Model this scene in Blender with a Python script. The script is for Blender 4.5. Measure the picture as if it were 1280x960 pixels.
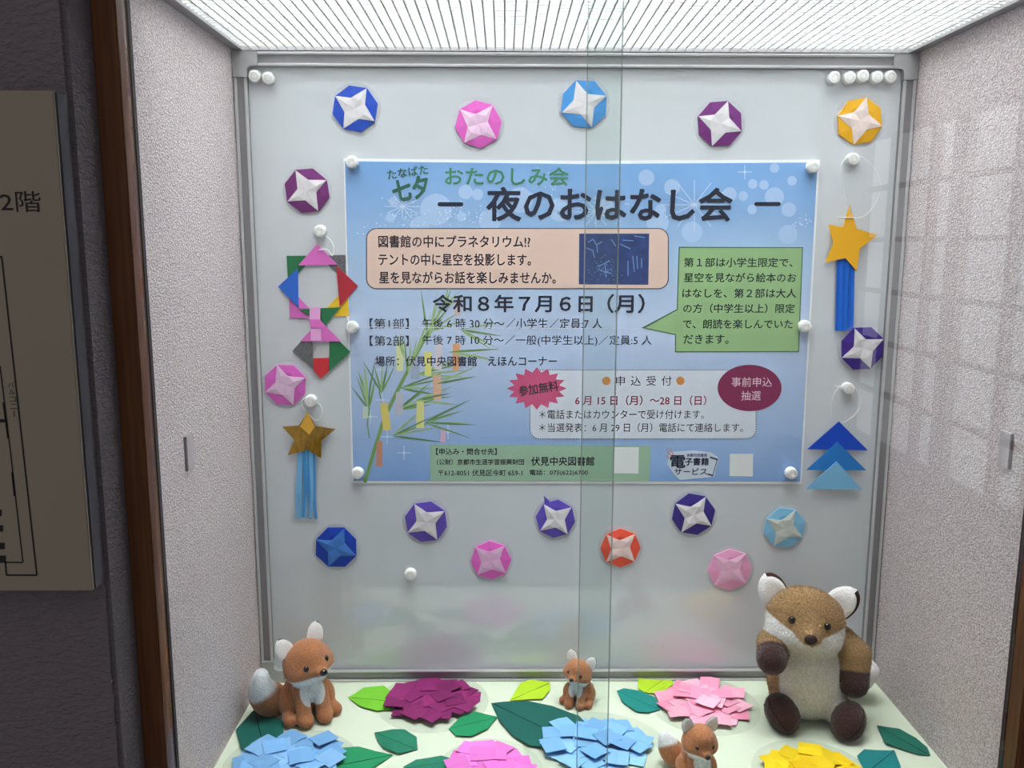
import bpy, bmesh, math, random
import numpy as np
from mathutils import Vector, Matrix, Euler
R = math.radians
rnd = random.Random(7)
scene = bpy.context.scene
col = scene.collection
for o in list(bpy.data.objects): bpy.data.objects.remove(o)

# ------------------------------------------------------------------ camera
CAM = (-0.0427, -1.1019, 0.5887); PITCH, YAW, ROLL, F = -0.1603, 0.0101, 0.0021, 1074.03
cp, sp, cy, sy = math.cos(PITCH), math.sin(PITCH), math.cos(YAW), math.sin(YAW)
FW = Vector((sy*cp, cy*cp, sp)); RT0 = Vector((cy, -sy, 0)); UP0 = RT0.cross(FW)
RT = math.cos(ROLL)*RT0 + math.sin(ROLL)*UP0; UP = -math.sin(ROLL)*RT0 + math.cos(ROLL)*UP0
cd = bpy.data.cameras.new('camera'); cam = bpy.data.objects.new('camera', cd); col.objects.link(cam)
cd.sensor_fit = 'HORIZONTAL'; cd.sensor_width = 36; cd.lens = F/1280*36; cd.clip_start = 0.01
m = Matrix.Identity(4)
for i in range(3): m[i][0], m[i][1], m[i][2], m[i][3] = RT[i], UP[i], -FW[i], CAM[i]
cam.matrix_world = m
scene.camera = cam

# ------------------------------------------------------------------ world / exposure
w = bpy.data.worlds.new('world'); scene.world = w; w.use_nodes = True
bg = w.node_tree.nodes['Background']; bg.inputs[0].default_value = (0.86, 0.81, 0.80, 1); bg.inputs[1].default_value = 0.38
LIGHT = 22            # louvre light panel
WINDOW = 1.1            # daylight windows of the corridor
vs = scene.view_settings
vs.view_transform = 'Standard'; vs.look = 'None'; vs.gamma = 1; vs.exposure = 0.0; vs.use_curve_mapping = False

# ------------------------------------------------------------------ helpers
def at(px, py, axis='y', v=0.0):
    """photo pixel -> point on the plane axis = v"""
    d = FW*F + RT*(px-640) - UP*(py-480)
    k = 'xyz'.index(axis); t = (v-CAM[k])/d[k]
    return Vector(CAM) + d*t
def lin(c):
    return tuple(((x/255)/12.92 if x <= 10 else ((x/255+.055)/1.055)**2.4) for x in c) + (1,)
MATS = {}
def mat(name, rgb, rough=.7, spec=.3, noise=0, nscale=60, bump=0, bscale=200, metal=0, rand=0, sheen=0, emit=0, trans=0):
    if name in MATS: return MATS[name]
    M = bpy.data.materials.new(name); M.use_nodes = True; nt = M.node_tree; b = nt.nodes['Principled BSDF']
    b.inputs['Base Color'].default_value = lin(rgb); b.inputs['Roughness'].default_value = rough
    b.inputs['Specular IOR Level'].default_value = spec; b.inputs['Metallic'].default_value = metal
    if sheen: b.inputs['Sheen Weight'].default_value = sheen
    tc = nt.nodes.new('ShaderNodeTexCoord'); src = None
    if noise:
        n = nt.nodes.new('ShaderNodeTexNoise'); n.inputs['Scale'].default_value = nscale; n.inputs['Detail'].default_value = 4
        nt.links.new(tc.outputs['Object'], n.inputs['Vector'])
        mr = nt.nodes.new('ShaderNodeMapRange'); mr.inputs[3].default_value = 1-noise; mr.inputs[4].default_value = 1+noise
        nt.links.new(n.outputs[0], mr.inputs[0]); src = mr.outputs[0]
    if rand:
        oi = nt.nodes.new('ShaderNodeObjectInfo'); m2 = nt.nodes.new('ShaderNodeMapRange')
        m2.inputs[3].default_value = 1-rand; m2.inputs[4].default_value = 1+rand*.6; nt.links.new(oi.outputs['Random'], m2.inputs[0])
        if src is not None:
            mm = nt.nodes.new('ShaderNodeMath'); mm.operation = 'MULTIPLY'; nt.links.new(src, mm.inputs[0]); nt.links.new(m2.outputs[0], mm.inputs[1]); src = mm.outputs[0]
        else: src = m2.outputs[0]
    if src is not None:
        mx = nt.nodes.new('ShaderNodeVectorMath'); mx.operation = 'SCALE'; mx.inputs[0].default_value = lin(rgb)[:3]
        nt.links.new(src, mx.inputs['Scale']); nt.links.new(mx.outputs[0], b.inputs['Base Color'])
    if bump:
        n2 = nt.nodes.new('ShaderNodeTexNoise'); n2.inputs['Scale'].default_value = bscale; n2.inputs['Detail'].default_value = 3
        nt.links.new(tc.outputs['Object'], n2.inputs['Vector'])
        bp = nt.nodes.new('ShaderNodeBump'); bp.inputs['Strength'].default_value = bump; bp.inputs['Distance'].default_value = .002
        nt.links.new(n2.outputs[0], bp.inputs['Height']); nt.links.new(bp.outputs[0], b.inputs['Normal'])
    if emit:
        b.inputs['Emission Color'].default_value = lin(rgb); b.inputs['Emission Strength'].default_value = emit
    if trans:
        tr = nt.nodes.new('ShaderNodeBsdfTranslucent'); tr.inputs[0].default_value = lin(rgb)
        ms = nt.nodes.new('ShaderNodeMixShader'); ms.inputs[0].default_value = trans
        out = nt.nodes['Material Output']; nt.links.new(b.outputs[0], ms.inputs[1]); nt.links.new(tr.outputs[0], ms.inputs[2]); nt.links.new(ms.outputs[0], out.inputs[0])
    MATS[name] = M; return M
def clear_mat(name, tint, ior=1.45, rough=0.0, veil=0, veil_rgb=(255, 255, 255)):
    """thin clear sheet: transparent body + Fresnel gloss (+ a little milky print)"""
    if name in MATS: return MATS[name]
    M = bpy.data.materials.new(name); M.use_nodes = True; nt = M.node_tree; nt.nodes.clear()
    out = nt.nodes.new('ShaderNodeOutputMaterial'); t = nt.nodes.new('ShaderNodeBsdfTransparent'); t.inputs[0].default_value = lin(tint)
    g = nt.nodes.new('ShaderNodeBsdfGlossy'); g.inputs['Roughness'].default_value = rough
    f = nt.nodes.new('ShaderNodeFresnel'); ge = nt.nodes.new('ShaderNodeNewGeometry'); mi = nt.nodes.new('ShaderNodeMapRange')
    mi.inputs[3].default_value = ior; mi.inputs[4].default_value = 1/ior      # same reflectance seen from either side
    nt.links.new(ge.outputs['Backfacing'], mi.inputs[0]); nt.links.new(mi.outputs[0], f.inputs[0])
    ms = nt.nodes.new('ShaderNodeMixShader'); nt.links.new(f.outputs[0], ms.inputs[0]); nt.links.new(g.outputs[0], ms.inputs[2])
    if veil:
        d = nt.nodes.new('ShaderNodeBsdfDiffuse'); d.inputs[0].default_value = lin(veil_rgb)
        m3 = nt.nodes.new('ShaderNodeMixShader'); m3.inputs[0].default_value = veil
        nt.links.new(t.outputs[0], m3.inputs[1]); nt.links.new(d.outputs[0], m3.inputs[2]); nt.links.new(m3.outputs[0], ms.inputs[1])
    else: nt.links.new(t.outputs[0], ms.inputs[1])
    nt.links.new(ms.outputs[0], out.inputs[0]); MATS[name] = M; return M

def link(name, me, M=None, parent=None, loc=None, rot=None):
    o = bpy.data.objects.new(name, me); col.objects.link(o)
    if M is not None:
        for x in (M if isinstance(M, (list, tuple)) else [M]): me.materials.append(x)
    if parent is not None: o.parent = parent
    if loc is not None: o.location = loc
    if rot is not None: o.rotation_euler = rot
    return o
def tag(o, label, cat, group=None, kind=None):
    o['label'] = label; o['category'] = cat
    if group: o['group'] = group
    if kind: o['kind'] = kind
    return o
def thing(name, label, cat, loc=(0, 0, 0), rz=0, group=None):
    o = bpy.data.objects.new(name, None); col.objects.link(o); o.location = loc; o.rotation_euler = (0, 0, rz); o.empty_display_size = .02
    return tag(o, label, cat, group)
def struct(o): o['kind'] = 'structure'; return o
def smooth(me):
    me.polygons.foreach_set('use_smooth', [True]*len(me.polygons)); me.update()
def me_bm(bm, name='m', sm=False):
    me = bpy.data.meshes.new(name); bm.normal_update(); bm.to_mesh(me); bm.free()
    if sm: smooth(me)
    return me
def box_bm(x0, x1, y0, y1, z0, z1, bm=None, bev=0):
    b2 = bmesh.new(); bmesh.ops.create_cube(b2, size=1)
    for v in b2.verts: v.co = Vector((x0+(v.co.x+.5)*(x1-x0), y0+(v.co.y+.5)*(y1-y0), z0+(v.co.z+.5)*(z1-z0)))
    if bev: bmesh.ops.bevel(b2, geom=b2.edges[:], offset=bev, segments=2, affect='EDGES')
    if bm is None: return b2
    me = me_bm(b2); bm.from_mesh(me); bpy.data.meshes.remove(me); return bm
def box(name, x0, x1, y0, y1, z0, z1, M, parent=None, bev=0):
    return link(name, me_bm(box_bm(x0, x1, y0, y1, z0, z1, bev=bev), name), M, parent)
def prism(name, pts, y0, y1, M, parent=None):
    """polygon given as (x,z) outline, extruded from y1 (front, nearer the viewer) back to y0"""
    n = len(pts); a = sum(pts[i][0]*pts[(i+1) % n][1]-pts[(i+1) % n][0]*pts[i][1] for i in range(n))
    if a < 0: pts = pts[::-1]
    V = [(x, y1, z) for x, z in pts]+[(x, y0, z) for x, z in pts]
    Fc = [tuple(range(n)), tuple(range(2*n-1, n-1, -1))]+[(i, i+n, (i+1) % n+n, (i+1) % n) for i in range(n)]
    me = bpy.data.meshes.new(name); me.from_pydata(V, [], Fc); me.update(); 
    return link(name, me, M, parent)
def bpts(pl, y=0): return [(at(p[0], p[1], 'y', y).x, at(p[0], p[1], 'y', y).z) for p in pl]
def tube_me(pts, rad, seg=8, name='tube', closed=False, cap=True):
    pts = [Vector(p) for p in pts]; n = len(pts)
    if not hasattr(rad, '__len__'): rad = [rad]*n
    V, Fc = [], []; up = Vector((.13, .31, .94)).normalized()
    for i, p in enumerate(pts):
        a = pts[(i-1) % n] if closed else pts[max(i-1, 0)]; b = pts[(i+1) % n] if closed else pts[min(i+1, n-1)]
        t = (b-a).normalized(); u = t.cross(up)
        if u.length < .05: u = t.cross(Vector((1, 0, 0)))
        u.normalize(); v = t.cross(u)
        for k in range(seg):
            q = 2*math.pi*k/seg; V.append(p+(u*math.cos(q)+v*math.sin(q))*rad[i])
    for i in range(n if closed else n-1):
        j = (i+1) % n
        for k in range(seg): Fc.append((i*seg+k, i*seg+(k+1) % seg, j*seg+(k+1) % seg, j*seg+k))
    if cap and not closed: Fc += [tuple(range(seg))[::-1], tuple(range((n-1)*seg, n*seg))]
    me = bpy.data.meshes.new(name); me.from_pydata(V, [], Fc); smooth(me); return me
def spline(P, k=8, closed=False):
    P = [Vector(p) for p in P]; n = len(P); out = []
    rng = range(n) if closed else range(n-1)
    g = (lambda i: P[i % n]) if closed else (lambda i: P[max(0, min(n-1, i))])
    for i in rng:
        a, b, c, d = g(i-1), g(i), g(i+1), g(i+2)
        for j in range(k):
            t = j/k; out.append(.5*((2*b)+(c-a)*t+(2*a-5*b+4*c-d)*t*t+(3*b-a-3*c+d)*t**3))
    if not closed: out.append(P[-1])
    return out
def ball(name, c, r, M, parent, seg=16):
    bm = bmesh.new(); bmesh.ops.create_uvsphere(bm, u_segments=seg, v_segments=seg//2+2, radius=1)
    for v in bm.verts: v.co = Vector((v.co.x*r[0]+c[0], v.co.y*r[1]+c[1], v.co.z*r[2]+c[2]))
    return link(name, me_bm(bm, name, True), M, parent)

# ------------------------------------------------------------------ the case: measured from the photograph (metres)
X0, X1, TOP, DEP = -0.3723, 0.465, 0.8208, 0.302
WF = -0.372           # room wall surface
def fabric_mat():
    M = mat('woven_fabric', (203, 194, 194), .95, .1)
    nt = M.node_tree; b = nt.nodes['Principled BSDF']; tc = nt.nodes.new('ShaderNodeTexCoord')
    mp = nt.nodes.new('ShaderNodeMapping'); mp.inputs['Scale'].default_value = (300, 300, 520); nt.links.new(tc.outputs['Object'], mp.inputs[0])
    n = nt.nodes.new('ShaderNodeTexNoise'); n.inputs['Scale'].default_value = 1.35; n.inputs['Detail'].default_value = 2; nt.links.new(mp.outputs[0], n.inputs['Vector'])
    wv = nt.nodes.new('ShaderNodeTexVoronoi'); wv.inputs['Scale'].default_value = .9; nt.links.new(mp.outputs[0], wv.inputs['Vector'])
    cr = nt.nodes.new('ShaderNodeValToRGB'); cr.color_ramp.elements[0].position = .33; cr.color_ramp.elements[0].color = lin((172, 158, 162)); cr.color_ramp.elements[1].position = .66; cr.color_ramp.elements[1].color = lin((230, 219, 219))
    nt.links.new(n.outputs[0], cr.inputs[0]); nt.links.new(cr.outputs[0], b.inputs['Base Color'])
    bp = nt.nodes.new('ShaderNodeBump'); bp.inputs['Strength'].default_value = .5; bp.inputs['Distance'].default_value = .0012
    nt.links.new(wv.outputs[0], bp.inputs['Height']); nt.links.new(bp.outputs[0], b.inputs['Normal']); return M
FAB = fabric_mat()
def vinyl_mat():
    M = mat('room_wallpaper', (122, 115, 122), .8, .25); nt = M.node_tree; b = nt.nodes['Principled BSDF']; tc = nt.nodes.new('ShaderNodeTexCoord')
    mp = nt.nodes.new('ShaderNodeMapping'); mp.inputs['Scale'].default_value = (120, 120, 260); mp.inputs['Rotation'].default_value = (0, .25, 0); nt.links.new(tc.outputs['Object'], mp.inputs[0])
    n = nt.nodes.new('ShaderNodeTexNoise'); n.inputs['Scale'].default_value = 1.0; n.inputs['Detail'].default_value = 5; n.inputs['Distortion'].default_value = .8; nt.links.new(mp.outputs[0], n.inputs['Vector'])
    bp = nt.nodes.new('ShaderNodeBump'); bp.inputs['Strength'].default_value = .9; bp.inputs['Distance'].default_value = .004
    nt.links.new(n.outputs[0], bp.inputs['Height']); nt.links.new(bp.outputs[0], b.inputs['Normal']); return M
VIN = vinyl_mat()
def wood_mat(name, c0, c1):
    M = mat(name, c0, .45, .4); nt = M.node_tree; b = nt.nodes['Principled BSDF']; tc = nt.nodes.new('ShaderNodeTexCoord')
    mp = nt.nodes.new('ShaderNodeMapping'); mp.inputs['Scale'].default_value = (160, 160, 6); nt.links.new(tc.outputs['Object'], mp.inputs[0])
    n = nt.nodes.new('ShaderNodeTexNoise'); n.inputs['Scale'].default_value = 1.6; n.inputs['Detail'].default_value = 5; nt.links.new(mp.outputs[0], n.inputs['Vector'])
    cr = nt.nodes.new('ShaderNodeValToRGB'); cr.color_ramp.elements[0].position = .3; cr.color_ramp.elements[0].color = lin(c0); cr.color_ramp.elements[1].position = .7; cr.color_ramp.elements[1].color = lin(c1)
    nt.links.new(n.outputs[0], cr.inputs[0]); nt.links.new(cr.outputs[0], b.inputs['Base Color']); return M
WOOD = wood_mat('brown_wood', (92, 56, 32), (122, 78, 46))
ALU = mat('brushed_aluminium', (214, 214, 216), .3, .6, metal=.35, noise=.05, nscale=300)
ALU_D = mat('aluminium_groove', (150, 148, 152), .45, .5, metal=.35)
CAPM = mat('grey_plastic_cap', (172, 172, 174), .5, .4)
DARK = mat('dark_track', (52, 44, 48), .6, .3)
WHITE = mat('white_plastic', (238, 238, 236), .35, .5)

# ---- setting: shell of the display case
struct(box('floor', X0-.01, X1+.01, -DEP-.02, .02, -.02, 0, mat('pale_green_board', (214, 223, 201), .75, .25, noise=.015, nscale=30)))
struct(box('wall_left', X0-.012, X0, -DEP, .03, -.02, TOP+.02, FAB))
struct(box('wall_right', X1, X1+.012, -DEP, .03, -.02, TOP+.02, FAB))
struct(box('wall_back', X0-.012, X1+.012, .016, .03, -.02, TOP+.06, FAB))
# room wall around the case
struct(box('wall_front_left', -1.25, X0-.022, WF, .05, -1.0, 1.75, VIN, bev=.004))
struct(box('wall_front_right', X1+.022, 1.5, WF, .05, -1.0, 1.75, VIN, bev=.004))
struct(box('wall_front_top', X0-.022, X1+.022, WF, .05, TOP+.13, 1.75, VIN))
struct(box('wall_front_bottom', X0-.022, X1+.022, WF, .05, -1.0, -.045, VIN))
# timber lining of the opening
YW = -.327
struct(box('trim_1', X0-.022, X0, YW, -DEP, -.045, TOP+.13, WOOD, bev=.0012))
struct(box('trim_2', X1, X1+.022, YW, -DEP, -.045, TOP+.13, WOOD, bev=.0012))
struct(box('trim_3', X0, X1, YW, -DEP, TOP+.06, TOP+.13, WOOD))
struct(box('trim_4', X0, X1, YW-.01, -DEP-.02, -.045, -.02, WOOD))
# thin dark sliding tracks beside the cloth panels
struct(box('trim_5', X0, X0+.0012, -DEP-.004, -DEP+.002, 0, TOP, DARK))
struct(box('trim_6', X1-.0012, X1, -DEP-.004, -DEP+.002, 0, TOP, DARK))

# ---- sliding glass panes
GL = clear_mat('sliding_glass', (249, 252, 251), 1.48)
GE = clear_mat('glass_edge_green', (228, 236, 233), 1.1, .1, veil=.4, veil_rgb=(225, 234, 232))
xa, xb = at(735, 80, 'y', -.309).x, at(777, 80, 'y', -.318).x
def pane(name, x0, x1, y0, y1, edge, label):
    o = box(name, x0, x1, y0, y1, -.015, TOP+.05, GL); struct(o); o['label'] = label
    ex0, ex1 = (x0-.0008, x0) if edge < 0 else (x1, x1+.0008)
    e = box('polished_edge', ex0, ex1, y0, y1, -.015, TOP+.05, GE, o); return o
pane('window_1', X0+.003, xb, -.3205, -.3165, 1, 'clear sliding glass pane covering the left half of the case')
pane('window_2', xa, X1-.003, -.311, -.307, -1, 'clear sliding glass pane covering the right half of the case')

# ---- louvre light in the ceiling of the case
lt = thing('ceiling_light', 'white egg crate louvre light panel across the top of the case', 'light', ((X0+X1)/2, -DEP/2, TOP))
LC = Vector(lt.location)
def lbox(name, x0, x1, y0, y1, z0, z1, M):
    return box(name, x0-LC.x, x1-LC.x, y0-LC.y, y1-LC.y, z0-LC.z, z1-LC.z, M, lt)
EMM = mat('light_diffuser', (252, 253, 255), .6, .2, emit=LIGHT)
SL = mat('grey_louvre_plastic', (181, 181, 180), .6, .2)
lx0, lx1, ly0, ly1 = X0+.012, X1-.012, -DEP+.006, -.004
lbox('diffuser', lx0, lx1, ly0, ly1, TOP+.036, TOP+.038, EMM)
lbox('housing', X0-.01, X1+.01, -DEP, .012, TOP+.0385, TOP+.05, WHITE)
GR = mat('grey_metal_angle', (150, 148, 150), .5, .4, metal=.3)
lbox('edge_rail', X0, lx0, -DEP, .0, TOP+.001, TOP+.038, GR); lbox('edge_rail', lx1, X1, -DEP, .0, TOP+.001, TOP+.038, GR)
lbox('edge_rail', lx0, lx1, ly1, 0, TOP+.001, TOP+.038, GR); lbox('edge_rail', lx0, lx1, -DEP, ly0, TOP+.001, TOP+.038, GR)
P = .011; nx = int((lx1-lx0)/P); ny = int((ly1-ly0)/P)
mex = me_bm(box_bm(-.0008, .0008, ly0-LC.y, ly1-LC.y, .003, .0135), 'slat'); mey = me_bm(box_bm(lx0-LC.x, lx1-LC.x, -.0007, .0007, .0034, .0131), 'slat_across')
mex.materials.append(SL); mey.materials.append(SL)
for i in range(1, nx+1): link('slat', mex, None, lt, (lx0-LC.x+i*(lx1-lx0)/(nx+1), 0, 0))
for i in range(1, ny+1): link('slat', mey, None, lt, (0, ly0-LC.y+i*(ly1-ly0)/(ny+1), 0))

# ---- corridor behind the viewer: the window wall whose panes mirror in the glass
WX = 2.46
WP = mat('corridor_wall', (120, 116, 122), .8, .2); MUN = mat('window_bar', (70, 66, 66), .6, .3)
DAY = mat('daylit_pane', (250, 252, 255), .3, .4, emit=WINDOW)
wz0, wz1, wy0, wy1 = -.73, 1.31, -5.6, -3.35
for nm, a in (('wall_window_low', (wy0-1, wy1+3.0, -1.0, wz0)), ('wall_window_high', (wy0-1, wy1+3.0, wz1, 1.75)), ('wall_window_far', (wy0-1, wy0, wz0, wz1)), ('wall_window_near', (wy1, wy1+3.0, wz0, wz1))):
    struct(box(nm, WX, WX+.1, a[0], a[1], a[2], a[3], WP))
struct(box('floor_corridor', -1.6, WX+.1, wy0-1, WF, -1.05, -1.0, mat('corridor_floor', (96, 90, 88), .5, .4)))
win = bpy.data.objects.new('window_3', None); col.objects.link(win); win.location = (WX, wy0, wz0); struct(win); win['label'] = 'daylit corridor window with a grid of dark bars'
ys = [wy0, -5.2, -4.66, -4.40, -4.29, -3.80, wy1]; nz = 6
for i in range(len(ys)-1):
    if i == 3: continue
    for k in range(nz):
        h = (wz1-wz0)/nz
        box('pane', 0.05, .054, ys[i]-wy0, ys[i+1]-wy0, k*h, (k+1)*h, DAY, win)
for i, y in enumerate(ys):
    t = .022
    box('bar', 0, .05, y-wy0-t, y-wy0+t, 0, wz1-wz0, MUN, win)
box('post', 0, .06, ys[3]-wy0, ys[4]-wy0, 0, wz1-wz0, MUN, win)
for k in range(nz+1): box('bar', .01, .05, 0, wy1-wy0, k*(wz1-wz0)/nz-.016, k*(wz1-wz0)/nz+.016, MUN, win)

# ------------------------------------------------------------------ whiteboard
wb = thing('whiteboard', 'large glossy white magnetic whiteboard with aluminium frame standing at the back of the case', 'whiteboard', ((X0+X1)/2, 0, 0))
WC = Vector(wb.location)
def wbox(name, x0, x1, y0, y1, z0, z1, M, bev=0): return box(name, x0-WC.x, x1-WC.x, y0-WC.y, y1-WC.y, z0-WC.z, z1-WC.z, M, wb, bev)
BRD = mat('gloss_whiteboard', (212, 217, 222), .05, 1.0, noise=.01, nscale=4)
fr = .017; zt = TOP-.001
wbox('writing_panel', X0+.004, X1-.004, 0, .012, .004, zt-.004, BRD)
def rail(x0, x1, z0, z1, horiz):
    g = wbox('frame_rail', x0, x1, -.005, .012, z0, z1, ALU_D)
    a = .0035
    for s in (0, 1):
        if horiz: q = (x0, x1, z0 if s == 0 else z1-a, z0+a if s == 0 else z1)
        else: q = (x0 if s == 0 else x1-a, x0+a if s == 0 else x1, z0, z1)
        bmq = box_bm(q[0]-WC.x, q[1]-WC.x, -.0085, -.0045, q[2], q[3], bev=.0012)
        link('rail_lip', me_bm(bmq, 'rail_lip'), ALU, g)
c_ = .030
rail(X0+c_, X1-c_, zt-fr, zt, True); rail(X0+c_, X1-c_, 0, fr, True)
rail(X0+.001, X0+fr, c_, zt-c_, False); rail(X1-fr, X1-.001, c_, zt-c_, False)
for sx in (0, 1):
    for sz in (0, 1):
        pts = [(0, 0), (c_, 0), (c_, fr)]
        for k in range(7):
            q = math.pi/2*k/6; pts.append((fr+.006-.006*math.sin(q), fr+.006-.006*math.cos(q)))
        pts += [(fr, c_), (0, c_)]
        pp = [((X0+.001+a if sx == 0 else X1-.001-a)-WC.x, b if sz == 0 else zt-b) for a, b in pts]
        prism('corner_cap', pp, .012, -.0095, CAPM, wb)

# ------------------------------------------------------------------ lettering
def text_me(body, w=None, h=None, bold=0.0, name='lettering'):
    cu = bpy.data.curves.new('t', 'FONT'); cu.body = body; cu.size = 1; cu.resolution_u = 2; cu.fill_mode = 'FRONT'
    ob = bpy.data.objects.new('t', cu); col.objects.link(ob); dg = bpy.context.evaluated_depsgraph_get()
    me = bpy.data.meshes.new_from_object(ob.evaluated_get(dg)); me.name = name
    bpy.data.objects.remove(ob); bpy.data.curves.remove(cu)
    if bold > .009:                                    # heavier strokes: the outline swept round a small circle
        bm = bmesh.new(); n = 8 if bold > .015 else 4
        for k in range(n+1):
            v0 = len(bm.verts); bm.from_mesh(me); bm.verts.ensure_lookup_table()
            d = Vector((0, 0, 0)) if k == n else Vector((bold*math.cos(2*math.pi*k/n+.4), bold*math.sin(2*math.pi*k/n+.4), 0))
            for v in bm.verts[v0:]: v.co += d; v.co.z = k*8e-6          # each copy a hair further forward
        bm.to_mesh(me); bm.free()
    co = np.empty(len(me.vertices)*3); me.vertices.foreach_get('co', co); co = co.reshape(-1, 3)
    return me, co
def letter(parent, body, px0, px1, pyc, hpx, M, y, rot=0, bold=.01, name='lettering', origin=(0, 0, 0)):
    """flat lettering whose ink spans photo pixels px0..px1, centred on row pyc, hpx tall"""
    me, co = text_me(body, bold=bold, name=name)
    a, b, c = at(px0, pyc, 'y', y), at(px1, pyc, 'y', y), at((px0+px1)/2, pyc, 'y', y)
    W = (b-a).length; H = (at((px0+px1)/2, pyc-hpx/2, 'y', y)-at((px0+px1)/2, pyc+hpx/2, 'y', y)).length
    mn, mx = co.min(0), co.max(0)
    u = (co[:, 0]-(mn[0]+mx[0])/2)*W/(mx[0]-mn[0]); v = (co[:, 1]-(mn[1]+mx[1])/2)*H/(mx[1]-mn[1])
    ca, sa = math.cos(R(rot)), math.sin(R(rot))
    out = np.stack([c.x+u*ca-v*sa-origin[0], y-origin[1]-co[:, 2], c.z+u*sa+v*ca-origin[2]], 1)
    me.vertices.foreach_set('co', out.ravel()); me.materials.clear(); me.update()
    return link(name, me, M, parent)

# ------------------------------------------------------------------ poster
pc = at(722, 604, 'y', -.001)
po = thing('poster', 'large light blue event poster with Japanese lettering and bamboo pinned to the whiteboard', 'poster', (pc.x, -.001, pc.z))
PO = Vector(po.location)
def pprism(name, pl, y0, y1, M, parent=None):
    return prism(name, [(x-PO.x, z-PO.z) for x, z in bpts(pl, y1)], y0-PO.y, y1-PO.y, M, parent or po)
def ink(name, pl, lay, M): return pprism(name, pl, -.0014, -.0014-.00012*lay, M)
def poster_mat():
    M = mat('poster_print', (150, 180, 225), .42, .4); nt = M.node_tree; b = nt.nodes['Principled BSDF']; tc = nt.nodes.new('ShaderNodeTexCoord')
    sx = nt.nodes.new('ShaderNodeSeparateXYZ'); nt.links.new(tc.outputs['Object'], sx.inputs[0])
    n = nt.nodes.new('ShaderNodeTexNoise'); n.inputs['Scale'].default_value = 7; n.inputs['Detail'].default_value = 3; nt.links.new(tc.outputs['Object'], n.inputs['Vector'])
    ad = nt.nodes.new('ShaderNodeMath'); ad.operation = 'MULTIPLY_ADD'; ad.inputs[1].default_value = .10; nt.links.new(n.outputs[0], ad.inputs[0]); nt.links.new(sx.outputs['Z'], ad.inputs[2])
    mr = nt.nodes.new('ShaderNodeMapRange'); mr.inputs[1].default_value = 0.04; mr.inputs[2].default_value = .47; nt.links.new(ad.outputs[0], mr.inputs[0])
    cr = nt.nodes.new('ShaderNodeValToRGB'); e = cr.color_ramp.elements
    e[0].position = 0; e[0].color = lin((128, 168, 224)); e[1].position = 1; e[1].color = lin((122, 172, 228))
    for p_, c in ((.25, (165, 190, 228)), (.5, (190, 207, 236)), (.7, (168, 196, 228)), (.85, (142, 180, 226))):
        q = e.new(p_); q.color = lin(c)
    nt.links.new(mr.outputs[0], cr.inputs[0]); nt.links.new(cr.outputs[0], b.inputs['Base Color'])
    n2 = nt.nodes.new('ShaderNodeTexNoise'); n2.inputs['Scale'].default_value = 14; n2.inputs['Detail'].default_value = 2; nt.links.new(tc.outputs['Object'], n2.inputs['Vector'])
    bp = nt.nodes.new('ShaderNodeBump'); bp.inputs['Strength'].default_value = .35; bp.inputs['Distance'].default_value = .01; nt.links.new(n2.outputs[0], bp.inputs['Height']); nt.links.new(bp.outputs[0], b.inputs['Normal'])
    return M
PAPER = mat('white_paper', (240, 241, 242), .5, .35)
sh = pprism('sheet', [(429.5, 198), (727, 201), (1025, 199.5), (1002, 605), (440, 604)], -.0002, -.0010, PAPER)
pprism('printed_sky', [(431, 201.5), (727, 205), (1022, 203), (1000, 602), (442, 601)], -.0010, -.0014, poster_mat())
# seams where the sheets are joined
def pline(name, pl, wpx, lay, M, parent=None):
    """printed stroke along pixel points"""
    V, Fc = [], []; y = -.0014-.00012*lay
    for i, p in enumerate(pl):
        a = Vector(pl[max(i-1, 0)]); b = Vector(pl[min(i+1, len(pl)-1)]); t = (b-a).normalized(); nrm = Vector((-t.y, t.x))
        ww = wpx[i] if hasattr(wpx, '__len__') else wpx
        for s in (1, -1):
            q = at(p[0]+nrm.x*ww/2*s, p[1]+nrm.y*ww/2*s, 'y', y); V.append((q.x-PO.x, y-PO.y, q.z-PO.z))
        if i: Fc.append((2*i-2, 2*i-1, 2*i+1, 2*i))
    me = bpy.data.meshes.new(name); me.from_pydata(V, [], Fc); me.update(); return link(name, me, M, parent or po)
def joined(name, polys, lay, M):
    """many tiny printed shapes as one print layer"""
    V, Fc = [], []; y = -.0014-.00012*lay
    for i, pl in enumerate(polys):
        s = len(V); y -= 6e-5/len(polys)
        for p in pl:
            q = at(p[0], p[1], 'y', y); V.append((q.x-PO.x, y-PO.y, q.z-PO.z))
        Fc.append(tuple(range(s, len(V))))
    me = bpy.data.meshes.new(name); me.from_pydata(V, [], Fc); me.update(); return link(name, me, M, po)
def circ(cx, cy, rx, ry=None, n=24, rot=0): return [(cx+rx*math.cos(2*math.pi*k/n+rot), cy+(ry or rx)*math.sin(2*math.pi*k/n+rot)) for k in range(n)]
def seg(p, q, wd):
    d = Vector((q[0]-p[0], q[1]-p[1])); n = Vector((-d.y, d.x)).normalized()*wd/2
    return [(p[0]+n.x, p[1]+n.y), (q[0]+n.x, q[1]+n.y), (q[0]-n.x, q[1]-n.y), (p[0]-n.x, p[1]-n.y)]
BOK = mat('printed_glow', (172, 200, 236), .45, .35)
BOK2 = mat('printed_sparkle', (205, 222, 244), .45, .35)
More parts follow.
